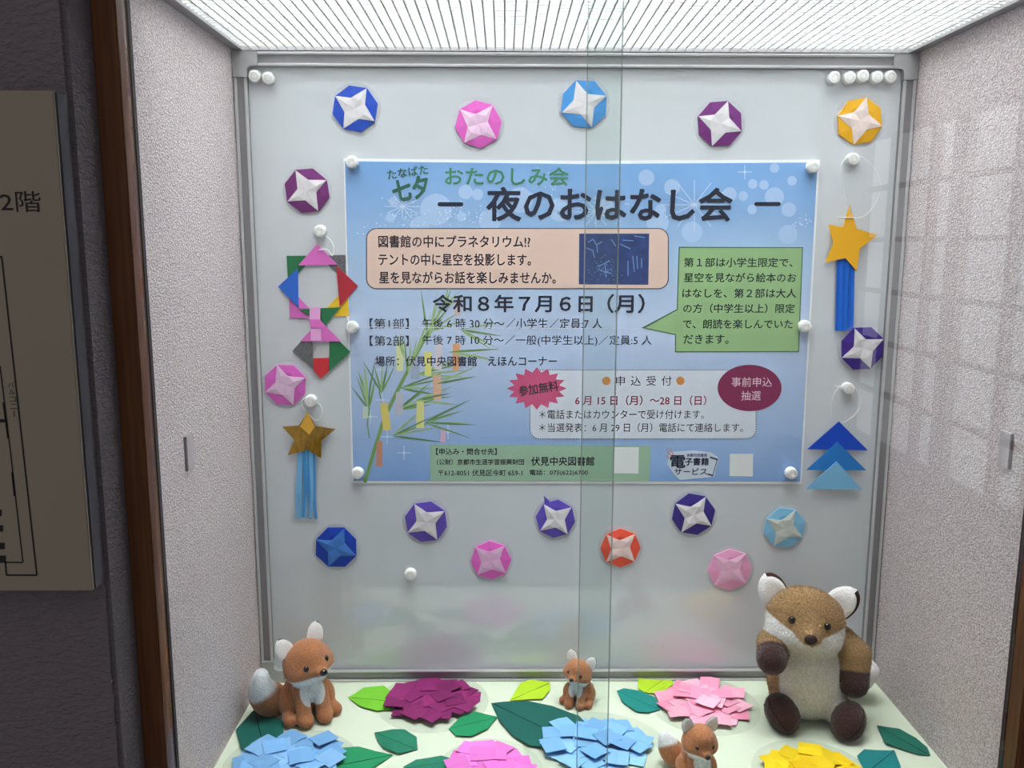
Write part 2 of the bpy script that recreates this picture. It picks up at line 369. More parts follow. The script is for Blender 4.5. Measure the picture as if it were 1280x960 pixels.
bk = [(525, 282, 12), (492, 252, 6), (488, 272, 6), (597, 243, 7), (577, 271, 6), (582, 240, 9), (808, 222, 10), (840, 234, 10), (826, 262, 7), (912, 243, 9), (929, 245, 6), (941, 230, 6), (955, 231, 6), (968, 246, 12), (990, 226, 6), (968, 210, 6), (986, 262, 9), (985, 293, 12), (865, 290, 13), (822, 278, 14), (700, 262, 15), (757, 258, 10), (650, 250, 16), (940, 262, 6), (545, 262, 20), (612, 276, 14)]
joined('printed_bokeh', [circ(x, y, r) for x, y, r in bk], .4, BOK)['kind'] = 'stuff'
spk = []
for (cx, cy, n, s) in ((510, 275, 70, 34), (480, 290, 35, 22), (560, 268, 50, 30), (745, 262, 60, 40), (690, 230, 30, 30), (1002, 276, 30, 14), (590, 272, 30, 26)):
    for k in range(n):
        x, y = rnd.gauss(cx, s*.5), rnd.gauss(cy, s*.32)
        if 434 < x < 1016 and 206 < y < 312: spk.append(circ(x, y, rnd.uniform(.4, 1.1), n=6))
for (cx, cy, rr) in ((868, 256, 42), (503, 258, 22), (745, 265, 26)):
    for k in range(12):
        a = 2*math.pi*k/12; spk.append(seg((cx, cy), (cx+rr*math.cos(a), cy+rr*.75*math.sin(a)), .8))
for (cx, cy) in ((505, 566), (484, 546), (463, 521), (478, 500), (477, 462), (931, 215), (560, 540)):
    spk += [seg((cx-9, cy), (cx+9, cy), .9), seg((cx, cy-9), (cx, cy+9), .9), circ(cx, cy, 1.8, n=8)]
joined('printed_sparkles', spk, .8, BOK2)['kind'] = 'stuff'
for k, (x, y, rx, ry) in enumerate(((640, 470, 60, 30), (880, 452, 70, 20), (600, 520, 40, 25), (830, 400, 60, 45))): pass
# bamboo branch
BAM = [mat('bamboo_leaf_a', (122, 160, 92), .5, .3), mat('bamboo_leaf_b', (96, 140, 96), .5, .3), mat('bamboo_leaf_c', (164, 194, 134), .5, .3)]
pline('bamboo_stem', [(456, 603), (468, 562), (480, 524), (496, 490), (514, 455), (536, 415), (560, 372)], [4.5, 4.6, 4.6, 4.4, 4, 3, 2], 1, BAM[0])
pline('bamboo_twig', [(462, 548), (459, 530), (462, 510)], 1.5, 1, BAM[0]); pline('bamboo_twig', [(478, 505), (474, 490), (477, 480)], 1.4, 1, BAM[1])
lv = [[], [], []]
def leaf(p, ang, L, wd, k):
    a = R(ang); dx, dy = math.cos(a), -math.sin(a); px, py = -dy, dx
    lv[k].append([(p[0], p[1]), (p[0]+dx*L*.25+px*wd/2, p[1]+dy*L*.25+py*wd/2), (p[0]+dx*L*.6+px*wd*.4, p[1]+dy*L*.6+py*wd*.4), (p[0]+dx*L, p[1]+dy*L), (p[0]+dx*L*.6-px*wd*.4, p[1]+dy*L*.6-py*wd*.4), (p[0]+dx*L*.25-px*wd/2, p[1]+dy*L*.25-py*wd/2)])
def fan(p, a0, a1, n, L, k0=0, wd=2.6):
    for i in range(max(2, n-1)):
        leaf(p, a0+(a1-a0)*i/max(1, n-1)+rnd.uniform(-5, 5), L*rnd.uniform(.75, 1.1), wd*rnd.uniform(.8, 1.2), (k0+i) % 3 if p[1] > 475 else 2-2*(i % 3 == 2))
fan((461, 512), 75, 140, 6, 48); fan((460, 500), 80, 128, 4, 50, 1); fan((477, 492), 60, 130, 6, 46); fan((500, 485), -8, 28, 5, 62, 1); fan((498, 512), 5, 55, 6, 55); fan((520, 500), -4, 34, 5, 58, 2)
fan((530, 528), -14, 30, 6, 66); fan((490, 545), -4, 48, 6, 60, 1); fan((520, 468), 0, 30, 5, 80, 2); fan((515, 452), 60, 85, 3, 70); fan((536, 415), 20, 85, 6, 46); fan((535, 425), 70, 110, 4, 60, 1); fan((560, 440), -12, 12, 4, 70, 2); fan((510, 470), 80, 110, 4, 60); fan((555, 385), 30, 100, 5, 30, 1); fan((575, 412), -35, 20, 5, 55, 2); fan((505, 447), 95, 125, 3, 42); fan((545, 480), 8, 30, 3, 70, 1)
for k in range(3): joined('bamboo_leaves', lv[k], 1.3+.1*k, BAM[k])
for i, (pl, c) in enumerate((([(541, 469), (551, 469), (552, 500), (542, 500)], (222, 178, 150)), ([(521, 502), (530, 502), (530, 535), (520, 535)], (220, 218, 140)), ([(475, 505), (484, 503), (489, 537), (479, 538)], (222, 205, 110)), ([(471, 551), (478, 551), (478, 583), (470, 583)], (205, 145, 120)), ([(495, 490), (504, 490), (504, 518), (494, 518)], (190, 190, 205)), ([(530, 440), (540, 440), (539, 470), (531, 470)], (225, 222, 130)), ([(566, 430), (575, 430), (574, 463), (566, 463)], (225, 165, 120)), ([(495, 430), (505, 430), (504, 464), (496, 464)], (220, 225, 170)), ([(543, 430), (553, 430), (552, 462), (543, 462)], (215, 205, 215)), ([(551, 538), (557, 538), (557, 553), (550, 553)], (215, 180, 205)), ([(514, 450), (525, 450), (524, 474), (513, 474)], (165, 180, 205)), ([(454, 508), (460, 508), (460, 523), (453, 523)], (200, 215, 200)), ([(568, 375), (577, 375), (576, 395), (568, 395)], (215, 190, 190)))):
    ink('paper_wish_strip', pl, 1.7, mat('strip_%d' % i, c, .5, .3))
# printed panels
def rrect(x0, y0, x1, y1, r, n=6):
    out = []
    for cx, cy, a0 in ((x1-r, y0+r, -90), (x1-r, y1-r, 0), (x0+r, y1-r, 90), (x0+r, y0+r, 180)):
        for k in range(n+1):
            a = R(a0+90*k/n); out.append((cx+r*math.cos(a), cy+r*math.sin(a)))
    return out
NAVY = mat('ink_navy', (28, 36, 58), .5, .3); INK = mat('ink_dark', (44, 42, 56), .5, .3); OUTL = mat('ink_outline', (78, 84, 100), .5, .3)
ink('panel_outline', rrect(457.5, 285, 836, 361.5, 13), 1.9, OUTL); ink('peach_panel', rrect(458.8, 286.2, 834.8, 360.3, 12), 2.2, mat('peach_print', (226, 196, 182), .45, .35))
ph = mat('night_photo', (42, 64, 118), .4, .4, noise=.7, nscale=70); ink('planetarium_photo', [(724, 292), (811.5, 292), (810.5, 356), (723.5, 355.5)], 2.6, ph)
cl = []
for a, b in (((735, 303), (741, 299)), ((741, 299), (746, 306)), ((746, 306), (753, 302)), ((746, 306), (747, 316)), ((733, 310), (741, 313)), ((741, 313), (743, 322)), ((777, 292), (793, 301)), ((778, 300), (792, 301)), ((775, 305), (788, 311)), ((793, 295), (806, 297)), ((764, 299), (770, 308)), ((791, 320), (793, 340)), ((796, 320), (797, 336)), ((797, 336), (811, 339)), ((802, 323), (802, 335)), ((785, 326), (785, 345)), ((750, 332), (762, 326)), ((750, 338), (765, 342)), ((756, 330), (758, 346)), ((811, 325), (806, 338))): cl.append(seg(a, b, 1.0))
for k in range(90): cl.append(circ(rnd.gauss(757, 11), rnd.gauss(338, 8), rnd.uniform(.3, .8), n=5))
joined('constellation_lines', [c for c in cl if all(725 < x < 811 and 292 < y < 355 for x, y in c)], 3.0, mat('constellation', (120, 160, 215), .5, .3))
ink('bubble_outline', [(848.5, 308.5), (1003.8, 309), (998.7, 440), (843.8, 440.5), (843.8, 418.8), (802, 409.8), (846, 386.5)], 1.9, mat('ink_green_line', (70, 105, 80), .5, .3))
ink('speech_bubble', [(849.6, 309.8), (1002.6, 310.2), (997.6, 438.8), (845, 439.2), (845, 417.8), (807, 409.8), (847, 387.4)], 2.2, mat('green_print', (150, 186, 132), .45, .35))
ink('pale_panel', rrect(662.5, 462.5, 945, 548.5, 12), 1.8, mat('pale_print', (212, 219, 232), .45, .35))
dots = []
rr = rrect(662.5, 462.5, 945, 548.5, 12, 8); rr.append(rr[0]); acc = 0
for a, b in zip(rr, rr[1:]):
    L = math.dist(a, b); t = acc
    while t < L: dots.append(circ(a[0]+(b[0]-a[0])*t/L, a[1]+(b[1]-a[1])*t/L, .75, n=6)); t += 3.0
    acc = t-L
joined('dotted_border', dots, 2.2, OUTL)
bu = []
for k in range(32):
    a = 2*math.pi*k/32; s = 1.0 if k % 2 == 0 else .76; bu.append((671+37.5*s*math.cos(a), 485.5+26.5*s*math.sin(a)))
ink('starburst', bu, 2.6, mat('burst_print', (206, 84, 128), .45, .35))
ink('red_oval', circ(937, 485, 40, 29, 40), 2.6, mat('oval_print', (128, 26, 78), .45, .35))
GB = mat('sage_print', (158, 190, 165), .45, .35); ink('green_band', [(537, 556), (813, 557), (812, 601.5), (538, 601)], 1.8, GB)
OR = mat('orange_print', (214, 140, 70), .45, .35)
ink('orange_dot', circ(758, 476, 5.2), 2.6, OR); ink('orange_dot', circ(850.5, 476, 5.2), 2.6, OR)
WP_ = mat('white_print', (228, 230, 232), .45, .35)
ink('white_square', [(767.5, 559), (798.5, 559), (798, 592), (767, 591.5)], 2.4, WP_); ink('white_square', [(912.5, 567.5), (941.5, 567.5), (941, 595.5), (912, 595)], 2.4, WP_)
ink('logo_backing', [(838, 565), (868, 563), (890, 566), (898, 572), (893, 596), (850, 600), (842, 592), (834, 580)], 2.0, mat('logo_white', (205, 216, 232), .5, .3))
joined('logo_rays', [seg((833, 562), (840, 571), 1.2), seg((838, 561), (842, 569), 1.2), seg((831, 569), (839, 573), 1.0)], 2.6, mat('ray_red', (225, 150, 110), .5, .3))
for q in ([(887.5, 571.5), (897, 574.5)], [(896.5, 574.5), (891, 594.5)], [(884.5, 592.5), (891.5, 594.8)]): pline('logo_tablet', q, 1.9 if q[0][0] != 896.5 else .9, 2.6, NAVY)
# lettering
GRN = mat('ink_green', (66, 138, 100), .5, .3); GRD = mat('ink_deep_green', (48, 102, 84), .5, .3); MAG = mat('ink_magenta', (150, 34, 78), .5, .3); PK = mat('ink_pale_pink', (236, 205, 220), .5, .3); VIO = mat('ink_violet', (90, 80, 160), .5, .3)
LY = -.0014-.00012*3.4
def T(body, x0, x1, yc, h, M=INK, bold=.008, rot=0, name='lettering'): return letter(po, body, x0, x1, yc, h, M, LY, rot, bold, name, PO)
T('夜のおはなし会', 608, 916, 255.5, 43, NAVY, .026, name='title_lettering')
ink('title_dash', rrect(547, 252.7, 579, 258, 2.5), 3, NAVY); ink('title_dash', rrect(943, 252.5, 976, 257.5, 2.5), 3, NAVY)
T('おたのしみ会', 556, 711, 220.5, 23, GRN, .016, name='title_lettering'); T('たなばた', 484, 535, 215, 12, GRD, .016, 8); T('七夕', 490, 537, 236, 29, GRD, .04, 11)
T('図書館の中にプラネタリウム!?', 473, 663, 302, 15.5, INK, .018); T('テントの中に星空を投影します。', 473, 664, 324.5, 15.5, INK, .018); T('星を見ながらお話を楽しみませんか。', 474, 695, 347, 15.5, INK, .018)
T('令和８年７月６日', 541, 741, 379.5, 22, NAVY, .022, name='date_lettering'); T('（月）', 759, 806, 379.5, 24, NAVY, .02, name='date_lettering')
T('【第1部】', 462, 511, 404.5, 13, NAVY, .008); T('午後 6 時 30 分～／小学生／定員:7 人', 528, 753, 404.5, 13.5, NAVY, .008); T('【第2部】', 462, 511, 426, 13, NAVY, .008); T('午後 7 時 10 分～／一般(中学生以上)／定員:5 人', 528, 815, 426, 14, NAVY, .008)
T('場所：伏見中央図書館', 469, 596, 451.5, 12.5, NAVY, .01); T('えほんコーナー', 610, 696, 451.5, 11.5, NAVY, .01)
T('参加無料', 648, 698, 485.5, 13.5, INK, .02, 9)
T('申', 770, 781, 476, 12, INK, .005); T('込', 788.5, 801, 476, 12, INK, .005); T('受', 808, 820, 476, 12, INK, .005); T('付', 827, 839.5, 476, 12, INK, .005)
T('6 月 15 日（月）～28 日（日）', 719, 883, 500.5, 12.5, MAG, .014)
T('＊電話またはカウンターで受け付けます。', 674, 880, 518, 11.5, INK, .004); T('＊当選発表：6 月 29 日（月）電話にて連絡します。', 674, 929, 534.5, 11.5, INK, .004)
T('事前申込', 914.5, 965, 477.5, 12, PK, .006); T('抽選', 926.5, 951, 494.5, 12, PK, .006)
for i, (s, x0, x1, yc) in enumerate((('第１部は小学生限定で、', 855, 991, 328), ('星空を見ながら絵本のお', 855, 995.5, 347), ('はなしを、第２部は大人', 853, 995.5, 366.5), ('の方（中学生以上）限定', 854, 993.5, 385.5), ('で、朗読を楽しんでいた', 853.5, 991, 405), ('だきます。', 854.5, 911, 424))):
    T(s, x0, x1, yc, 11.8, mat('ink_forest', (34, 58, 50), .5, .3), .014)
T('【申込み・問合せ先】', 545, 621, 564.5, 8.5, INK, .012); T('（公財）京都市生涯学習振興財団', 546, 655, 577.5, 7.5, INK, .012)
T('〒612-8051 伏見区今町 659-1', 548, 653, 591, 8, INK, .01); T('電話：075(622)6700', 662, 735, 591, 8, INK, .01); T('伏見中央図書館', 664, 743, 576.5, 11.5, INK, .014)
T('電', 837.5, 857, 577, 16, NAVY, .02); T('子書籍', 856, 886, 577, 9.5, NAVY, .02); T('サービス', 843, 884, 589.5, 8.5, NAVY, .014); T('京都市図書館', 858.5, 884, 569, 4.2, VIO, .01)
# faint joins between the printed sheets
SEAM = mat('sheet_join', (206, 216, 234), .5, .3)
pline('sheet_join', [(441, 408.5), (620, 410), (800, 411)], 1.0, 3.6, SEAM)

# ------------------------------------------------------------------ button magnets
def magnet_me():
    prof = [(.0, -.0085), (.0055, -.0085), (.0068, -.0083), (.0073, -.0077), (.0075, -.006), (.0079, -.003), (.0080, -.0008), (.0080, 0)]
    n = 24; V, Fc = [], []
    for r, y in prof[1:]:
        for k in range(n): V.append((r*math.cos(2*math.pi*k/n), y, r*math.sin(2*math.pi*k/n)))
    for i in range(len(prof)-2):
        for k in range(n): Fc.append((i*n+k, i*n+(k+1) % n, (i+1)*n+(k+1) % n, (i+1)*n+k))
    Fc.append(tuple(range(n))[::-1]); Fc.append(tuple(range(len(V)-n, len(V))))
    me = bpy.data.meshes.new('button_magnet'); me.from_pydata(V, [], Fc)
    bm = bmesh.new(); bm.from_mesh(me); bmesh.ops.recalc_face_normals(bm, faces=bm.faces); bm.to_mesh(me); bm.free(); smooth(me); me.materials.append(WHITE); return me
def ring_me():
    me = tube_me([(.0038*math.cos(a), -.0085, .0038*math.sin(a)) for a in [2*math.pi*k/16 for k in range(16)]], .0004, 6, 'rim', True); me.materials.append(mat('magnet_rim', (214, 214, 212), .4, .4)); return me
MM, MR = magnet_me(), ring_me()
for px, py, on, lab in ((319, 95.5, 0, 'white button magnet nearest the top left corner of the whiteboard'), (336, 98, 0, 'white button magnet right of the one in the top left board corner'),
    (1042, 97.5, 0, 'leftmost of five white magnets in a row at the top right'), (1061, 97.5, 0, 'second from left of five white magnets in the top right row'), (1077.5, 95.5, 0, 'middle one of five white magnets in the top right row'), (1095.5, 97, 0, 'fourth from left of five white magnets in the top right row'), (1112, 96.5, 0, 'rightmost of five white magnets in a row at the top right'),
    (440, 202.5, 1, 'white magnet holding the top left corner of the blue poster'), (1016, 208.5, 1, 'white magnet holding the top right corner of the blue poster'), (440, 409, 1, 'white magnet at the middle of the poster left edge, beside the paper rings'), (1006, 408, 1, 'white magnet at the middle of the poster right edge'), (447, 591.5, 1, 'white magnet holding the bottom left corner of the blue poster'), (989, 591.5, 1, 'white magnet holding the bottom right corner of the blue poster'),
    (400, 289, 0, 'white magnet from which the colourful paper ring ornament hangs'), (1066, 199, 0, 'white magnet holding the string loop of the yellow star ornament'), (388.5, 501, 0, 'white magnet holding the string of the shiny gold star ornament'), (1060, 485.5, 0, 'white magnet holding the string of the blue triangle ornament'), (513, 718, 0, 'lone white magnet low on the board between blue and pink medallions')):
    y = -.0024 if on else -.0002
    p = at(px, py, 'y', y-.004); o = link('button_magnet', MM, None, None, (p.x, y, p.z)); tag(o, lab, 'magnet', 'button magnets on the whiteboard'); link('rim', MR, None, o)

# ------------------------------------------------------------------ origami medallions
FILM = clear_mat('laminate_film', (253, 253, 254), 1.08, .1, veil=.14, veil_rgb=(250, 246, 250))
STW = mat('folded_white_paper', (220, 216, 220), .6, .3, noise=.06, nscale=160, bump=.25, bscale=140)
med = [('blue', 444, 136, 29, 32, (22, 78, 196), None, 'deep blue paper medallion with white star, top row far left'), ('pink', 598, 155.5, 29.5, 38, (226, 98, 196), (236, 196, 226), 'pink paper medallion with pale star, top row above the poster title'), ('sky', 730, 130.5, 30, -20, (66, 150, 222), None, 'sky blue paper medallion with white star above the middle of the poster'),
    ('purple', 899.5, 155, 29, 18, (112, 34, 118), None, 'purple paper medallion with white star above the poster right half'), ('amber', 1074.5, 151.5, 29.5, 12, (240, 180, 34), (238, 220, 214), 'yellow paper medallion with pale star in the top right board corner'), ('purple', 384, 238.5, 28.5, -28, (112, 34, 110), None, 'purple paper medallion with white star left of the poster'),
    ('indigo', 1076, 435, 28, -25, (66, 40, 138), None, 'dark violet paper medallion overlapping the blue streamer at right'), ('pink', 357, 481, 27.5, -20, (222, 98, 196), (226, 190, 220), 'pink paper medallion at left below the paper ring ornament'), ('blue', 420.5, 684, 27.5, 23, (14, 62, 176), (66, 124, 204), 'deep blue paper medallion with light blue star, lower left'),
    ('violet', 532.5, 652, 27.5, -31, (96, 74, 176), None, 'violet paper medallion with white star under the poster left half'), ('violet', 694.5, 648.5, 25, -38, (96, 76, 184), None, 'small violet medallion with a stray paper tip under the poster middle'), ('pink', 613.5, 700, 25.5, 42, (232, 104, 200), (226, 178, 214), 'pink medallion with mauve star below the violet ones'),
    ('orange', 775.5, 684.5, 25.5, 44, (238, 88, 62), (236, 208, 204), 'orange red paper medallion seen behind the overlapping glass'), ('indigo', 866.5, 643, 27.5, 32, (58, 42, 134), None, 'dark indigo medallion with white star below the poster right half'), ('sky', 980.5, 659.5, 26.5, 28, (136, 198, 232), (206, 212, 204), 'pale blue medallion with beige star below the poster right corner'), ('rose', 912.5, 711.5, 27.5, 42, (240, 166, 206), (242, 190, 218), 'pale pink medallion just above the large fox left ear')]
for i, (nm, px, py, rp, ang, c, sc, lab) in enumerate(med):
    ctr = at(px, py, 'y', -.001); r = (at(px+rp, py, 'y', 0)-at(px-rp, py, 'y', 0)).length/2
    t = thing('origami_medallion', lab, 'paper ornament', (ctr.x, -.0012 if i != 6 else -.0052, ctr.z), 0, 'origami star medallions on the board')
    a0 = R(90-ang); jit = random.Random(i)
    oc = [(r*(.97+.05*jit.random())*math.cos(a0+k*math.pi/4), r*(.97+.05*jit.random())*math.sin(a0+k*math.pi/4)) for k in range(8)]
    CM = mat('origami_%d' % i, c, .55, .35, noise=.05, nscale=90)
    # folded octagon: creased rim facets around a sunken centre
    V = [(0, -.0012, 0)]+[(x, -.0010, z) for x, z in oc]+[(x*.62, -.0024, z*.62) for x, z in oc]+[(x, .0008, z) for x, z in oc]
    Fc = [(1+k, 9+k, 9+(k+1) % 8, 1+(k+1) % 8) for k in range(8)]+[(0, 9+(k+1) % 8, 9+k) for k in range(8)]+[(17+k, 1+k, 1+(k+1) % 8, 17+(k+1) % 8) for k in range(8)]+[tuple(range(17, 25))]
    me = bpy.data.meshes.new('paper_octagon'); me.from_pydata(V, [], Fc); bm = bmesh.new(); bm.from_mesh(me); bmesh.ops.recalc_face_normals(bm, faces=bm.faces); bm.to_mesh(me); bm.free()
    link('paper_octagon', me, CM, t)
    SM = STW if sc is None else mat('origami_star_%d' % i, sc, .6, .3, noise=.03, nscale=120)
    V = [(0, -.0030, 0)]; ro = .44*r
    for k in range(8):
        rr_ = r*.985 if k % 2 == 0 else ro*(.92+.16*jit.random()); q = a0+k*math.pi/4
        if k % 2: q += .12
        V.append((rr_*math.cos(q), -.0020 if k % 2 == 0 else -.0029, rr_*math.sin(q)))
    for k in range(0, 8, 2):                                     # folded ridge of each arm
        q = a0+k*math.pi/4+jit.uniform(-.06, .06); V.append((.46*r*math.cos(q), -.0029-.0012*jit.uniform(.3, 1.2), .46*r*math.sin(q)))
    V += [(V[1+k][0], V[1+k][1]+.0008, V[1+k][2]) for k in range(8)]
    Fc = []
    for j in range(4):
        tip, nx_, pv, md = 1+2*j, 2+2*j, 1+(2*j-1) % 8, 9+j
        Fc += [(0, md, pv), (0, nx_, md), (md, tip, pv), (md, nx_, tip)]
    Fc += [(1+k, 1+(k+1) % 8, 13+(k+1) % 8, 13+k) for k in range(8)]+[tuple(range(13, 21))]
    me = bpy.data.meshes.new('star'); me.from_pydata(V, [], Fc); bm = bmesh.new(); bm.from_mesh(me); bmesh.ops.recalc_face_normals(bm, faces=bm.faces); bm.to_mesh(me); bm.free()
    st = link('star', me, SM, t)
    if i == 10: prism('paper_tip', [(-r*.55, r*.72), (-r*.6, r*1.2), (-r*.3, r*.92)], -.0005, -.0012, CM, t)
    fl = [(r*1.09*(1+.03*jit.random())*math.cos(2*math.pi*k/20), r*1.09*(1+.03*jit.random())*math.sin(2*math.pi*k/20)) for k in range(20)]
    me = bpy.data.meshes.new('clear_film'); me.from_pydata([(x, .0006, z) for x, z in fl], [], [tuple(range(20))]); link('clear_film', me, FILM, t)

# ------------------------------------------------------------------ hanging paper ornaments
STR = mat('white_string', (232, 232, 230), .7, .2)
def orn(name, label, px, py, y=-.002):
    p = at(px, py, 'y', y); return thing(name, label, 'paper ornament', (p.x, y, p.z))
def piece(t, name, pl, y0, y1, M, sub=None):
    L = t.location; return prism(name, [(x-L.x, z-L.z) for x, z in bpts(pl, y1)], y0-L.y, y1-L.y, M, sub or t)
def cord(t, pl, y=-.004, r=.0006, closed=False, name='string'):
    L = t.location; pts = [at(a, b, 'y', y)-L for a, b in pl]
    return link(name, tube_me(spline(pts, 8, closed), r, 6, name, closed), STR, t)
# -- two linked rings of folded squares
rg = orn('paper_ring_ornament', 'multicoloured origami ring with a smaller diamond ring linked below by a pink strip', 397, 390)
def Q(l): return [(330+x/5.05, 290+y/5.05) for x, y in l]
pp_ = lambda n, c: mat('origami_'+n, c, .55, .35, noise=.04, nscale=90)
C = dict(green=pp_('green', (14, 112, 66)), pink=pp_('ring_pink', (226, 112, 200)), pale=pp_('ring_pale', (240, 170, 225)), yellow=pp_('yellow', (244, 196, 24)), red=pp_('red', (176, 26, 48)), red2=pp_('red2', (206, 28, 44)), blue=pp_('ring_blue', (28, 104, 210)), grey=mat('printed_newspaper', (104, 104, 108), .6, .3, noise=.9, nscale=700))
piece(rg, 'folded_corner', Q([(142, 150), (320, 150), (152, 330)]), -.0004, -.0014, C['green'])
piece(rg, 'folded_corner', Q([(512, 145), (518, 320), (345, 148)]), -.0004, -.0014, C['grey'])
piece(rg, 'folded_corner', Q([(165, 542), (345, 545), (155, 345)]), -.0004, -.0014, C['pink'])
piece(rg, 'folded_corner', Q([(538, 530), (525, 345), (345, 530)]), -.0004, -.0014, C['yellow'])
piece(rg, 'folded_point', Q([(335, 75), (462, 205), (216, 211)]), -.0015, -.0026, C['pink'])
piece(rg, 'folded_point', Q([(88, 345), (212, 230), (218, 478)]), -.0015, -.0026, C['blue'])
piece(rg, 'folded_point', Q([(593, 340), (455, 212), (478, 472)]), -.0015, -.0026, C['red'])
piece(rg, 'folded_point', Q([(223, 487), (482, 475), (385, 590), (330, 560)]), -.0015, -.0026, C['green'])
piece(rg, 'folded_point', Q([(355, 560), (485, 690), (228, 690)]), -.0027, -.0036, C['pink'])
piece(rg, 'folded_point', Q([(180, 752), (236, 686), (302, 690), (316, 872)]), -.0012, -.0024, C['grey'])
piece(rg, 'folded_point', Q([(413, 690), (477, 690), (545, 757), (412, 880)]), -.0012, -.0024, C['green'])
piece(rg, 'folded_point', Q([(312, 798), (408, 795), (408, 880), (358, 926), (312, 875)]), -.0012, -.0030, C['red2'])
st_ = piece(rg, 'linking_strip', Q([(288, 478), (355, 475), (353, 560), (288, 562)]), -.0040, -.0052, C['pale'])
piece(rg, 'linking_strip', Q([(284, 552), (357, 552), (359, 606), (296, 607)]), -.0054, -.0060, C['pink']); piece(rg, 'linking_strip', Q([(296, 605), (360, 605), (362, 688), (294, 688)]), -.0052, -.0056, C['pale'])
cord(rg, Q([(355, 20), (395, 30), (425, 60), (440, 100), (430, 150), (400, 112), (345, 112)]), -.0055); cord(rg, Q([(520, 525), (525, 545), (535, 575)]), -.0032)
# -- gold foil star with light blue streamers
gs = orn('foil_star_ornament', 'shiny gold foil star with light blue paper streamers hanging left of the poster', 386, 545)
GOLD = mat('gold_foil', (196, 150, 38), .22, .5, metal=.9, bump=.6, bscale=45); GOLD2 = mat('gold_paper', (224, 168, 44), .5, .4)
piece(gs, 'star', [(384, 516), (394.5, 532.5), (419, 536.5), (401.5, 551), (401, 572.5), (385, 562), (359.5, 569), (368, 550), (353, 533.5), (373.5, 532)], -.0040, -.0052, GOLD)
piece(gs, 'folded_tip', [(384, 515), (393.5, 533), (386.5, 543.5), (375, 533)], -.0053, -.0058, GOLD2)
LB = [mat('streamer_blue_a', (70, 150, 216), .5, .3), mat('streamer_blue_b', (128, 190, 234), .5, .3)]
rs = random.Random(3)
for k in range(7):
    x0 = 371.5+k*3.0; w_ = 4.6; x1 = 369.5+k*3.9+rs.uniform(-1.5, 1.5); mid = (x0+x1)/2+rs.uniform(-2.2, 2.2)
    L_ = []; Rr = []
    for j in range(13):
        t_ = j/12; x = (1-t_)**2*x0+2*t_*(1-t_)*mid+t_*t_*x1+1.0*math.sin(t_*7+k*2)*t_; yy = 560+t_*(86+rs.uniform(-1, 3))
        L_.append((x, yy)); Rr.append((x+w_*(1-.30*t_), yy))
    piece(gs, 'streamer', L_+Rr[::-1], -.0022-.0004*(k % 3), -.0026-.0004*(k % 3), LB[k % 2 if k > 1 else 1])
cord(gs, [(385, 517), (378, 508), (378, 500), (384, 496)], -.0045); cord(gs, [(386, 518), (396, 526), (402, 518), (401, 508), (394, 502)], -.0045)
# -- yellow star with blue streamer
ys_ = orn('yellow_star_ornament', 'plain yellow paper star with a royal blue streamer hanging right of the poster', 1063, 330)
piece(ys_, 'star', [(1062, 256), (1071, 286), (1097, 293.5), (1075, 310.5), (1071, 339), (1057, 322.5), (1031.5, 328), (1042, 304), (1035.5, 280.5), (1054, 284)], -.0052, -.0062, mat('yellow_card', (240, 178, 38), .55, .3))
RB = [mat('royal_streamer', (20, 96, 206), .5, .3), mat('royal_streamer_b', (34, 112, 220), .5, .3)]
for k in range(6):
    a, b = 1046.5+k*3.75, 1044+k*3.8
    piece(ys_, 'streamer', [(a, 320), (a+3.6, 320), (b+3.7-.5*(k == 3), 413), (b, 413.5)], -.0034-.0003*(k % 2), -.0038-.0003*(k % 2), RB[k % 2])
cord(ys_, [(1064, 193), (1053, 203), (1052, 222), (1056, 245), (1062, 262), (1063, 272)], -.0065, .0005); cord(ys_, [(1068, 193), (1083, 200), (1095, 215), (1100, 232), (1095, 252), (1085, 266), (1076, 272), (1062, 272), (1046, 272)], -.0068, .0006)
# -- three overlapping triangles
tr = orn('paper_triangle_ornament', 'three overlapping blue paper triangles like a tree hanging at the lower right', 1046, 570)
piece(tr, 'triangle', [(1049, 527), (1085, 563), (1009.5, 561.5)], -.0020, -.0032, mat('triangle_royal', (16, 76, 202), .5, .35))
piece(tr, 'triangle', [(1047, 552.5), (1083, 588), (1008, 587.5)], -.0036, -.0046, mat('triangle_azure', (38, 126, 206), .5, .35))
piece(tr, 'triangle', [(1046, 577), (1078, 612), (1006.5, 611.5)], -.0050, -.0060, mat('triangle_sky', (128, 190, 230), .5, .35))
cord(tr, [(1053, 529), (1068, 519), (1075, 505), (1071, 488), (1062, 481), (1052, 482), (1044, 490), (1039, 505), (1039, 520)], -.0080); cord(tr, [(1052, 482), (1047, 483), (1043, 482)], -.0080)

# ------------------------------------------------------------------ tabs on the cloth walls
def wtab(px, py, x, sgn, label):
    a = at(px-5.5, py-18, 'x', x); b = at(px+5.5, py+19, 'x', x); c = at(px, py, 'x', x)
    hy = abs(a.y-b.y)/2; o = thing('wall_tab', label, 'wall tab', (x, c.y, c.z))
    M = mat('tab_plastic', (186, 176, 180), .55, .3)
    box('plate', min(0, sgn*.003), max(0, sgn*.003), -hy, hy, -.0185, .0185, M, o, bev=.0008); box('rear_lip', min(0, sgn*.0026), max(0, sgn*.0026), -hy-.0006, -hy, -.018, .018, mat('tab_shadow_gap', (140, 130, 134), .6, .2), o)
wtab(235, 565, X0, 1, 'small grey lilac plastic tab on the left cloth wall'); wtab(1258.5, 562, X1, -1, 'small grey lilac plastic tab on the right cloth wall')

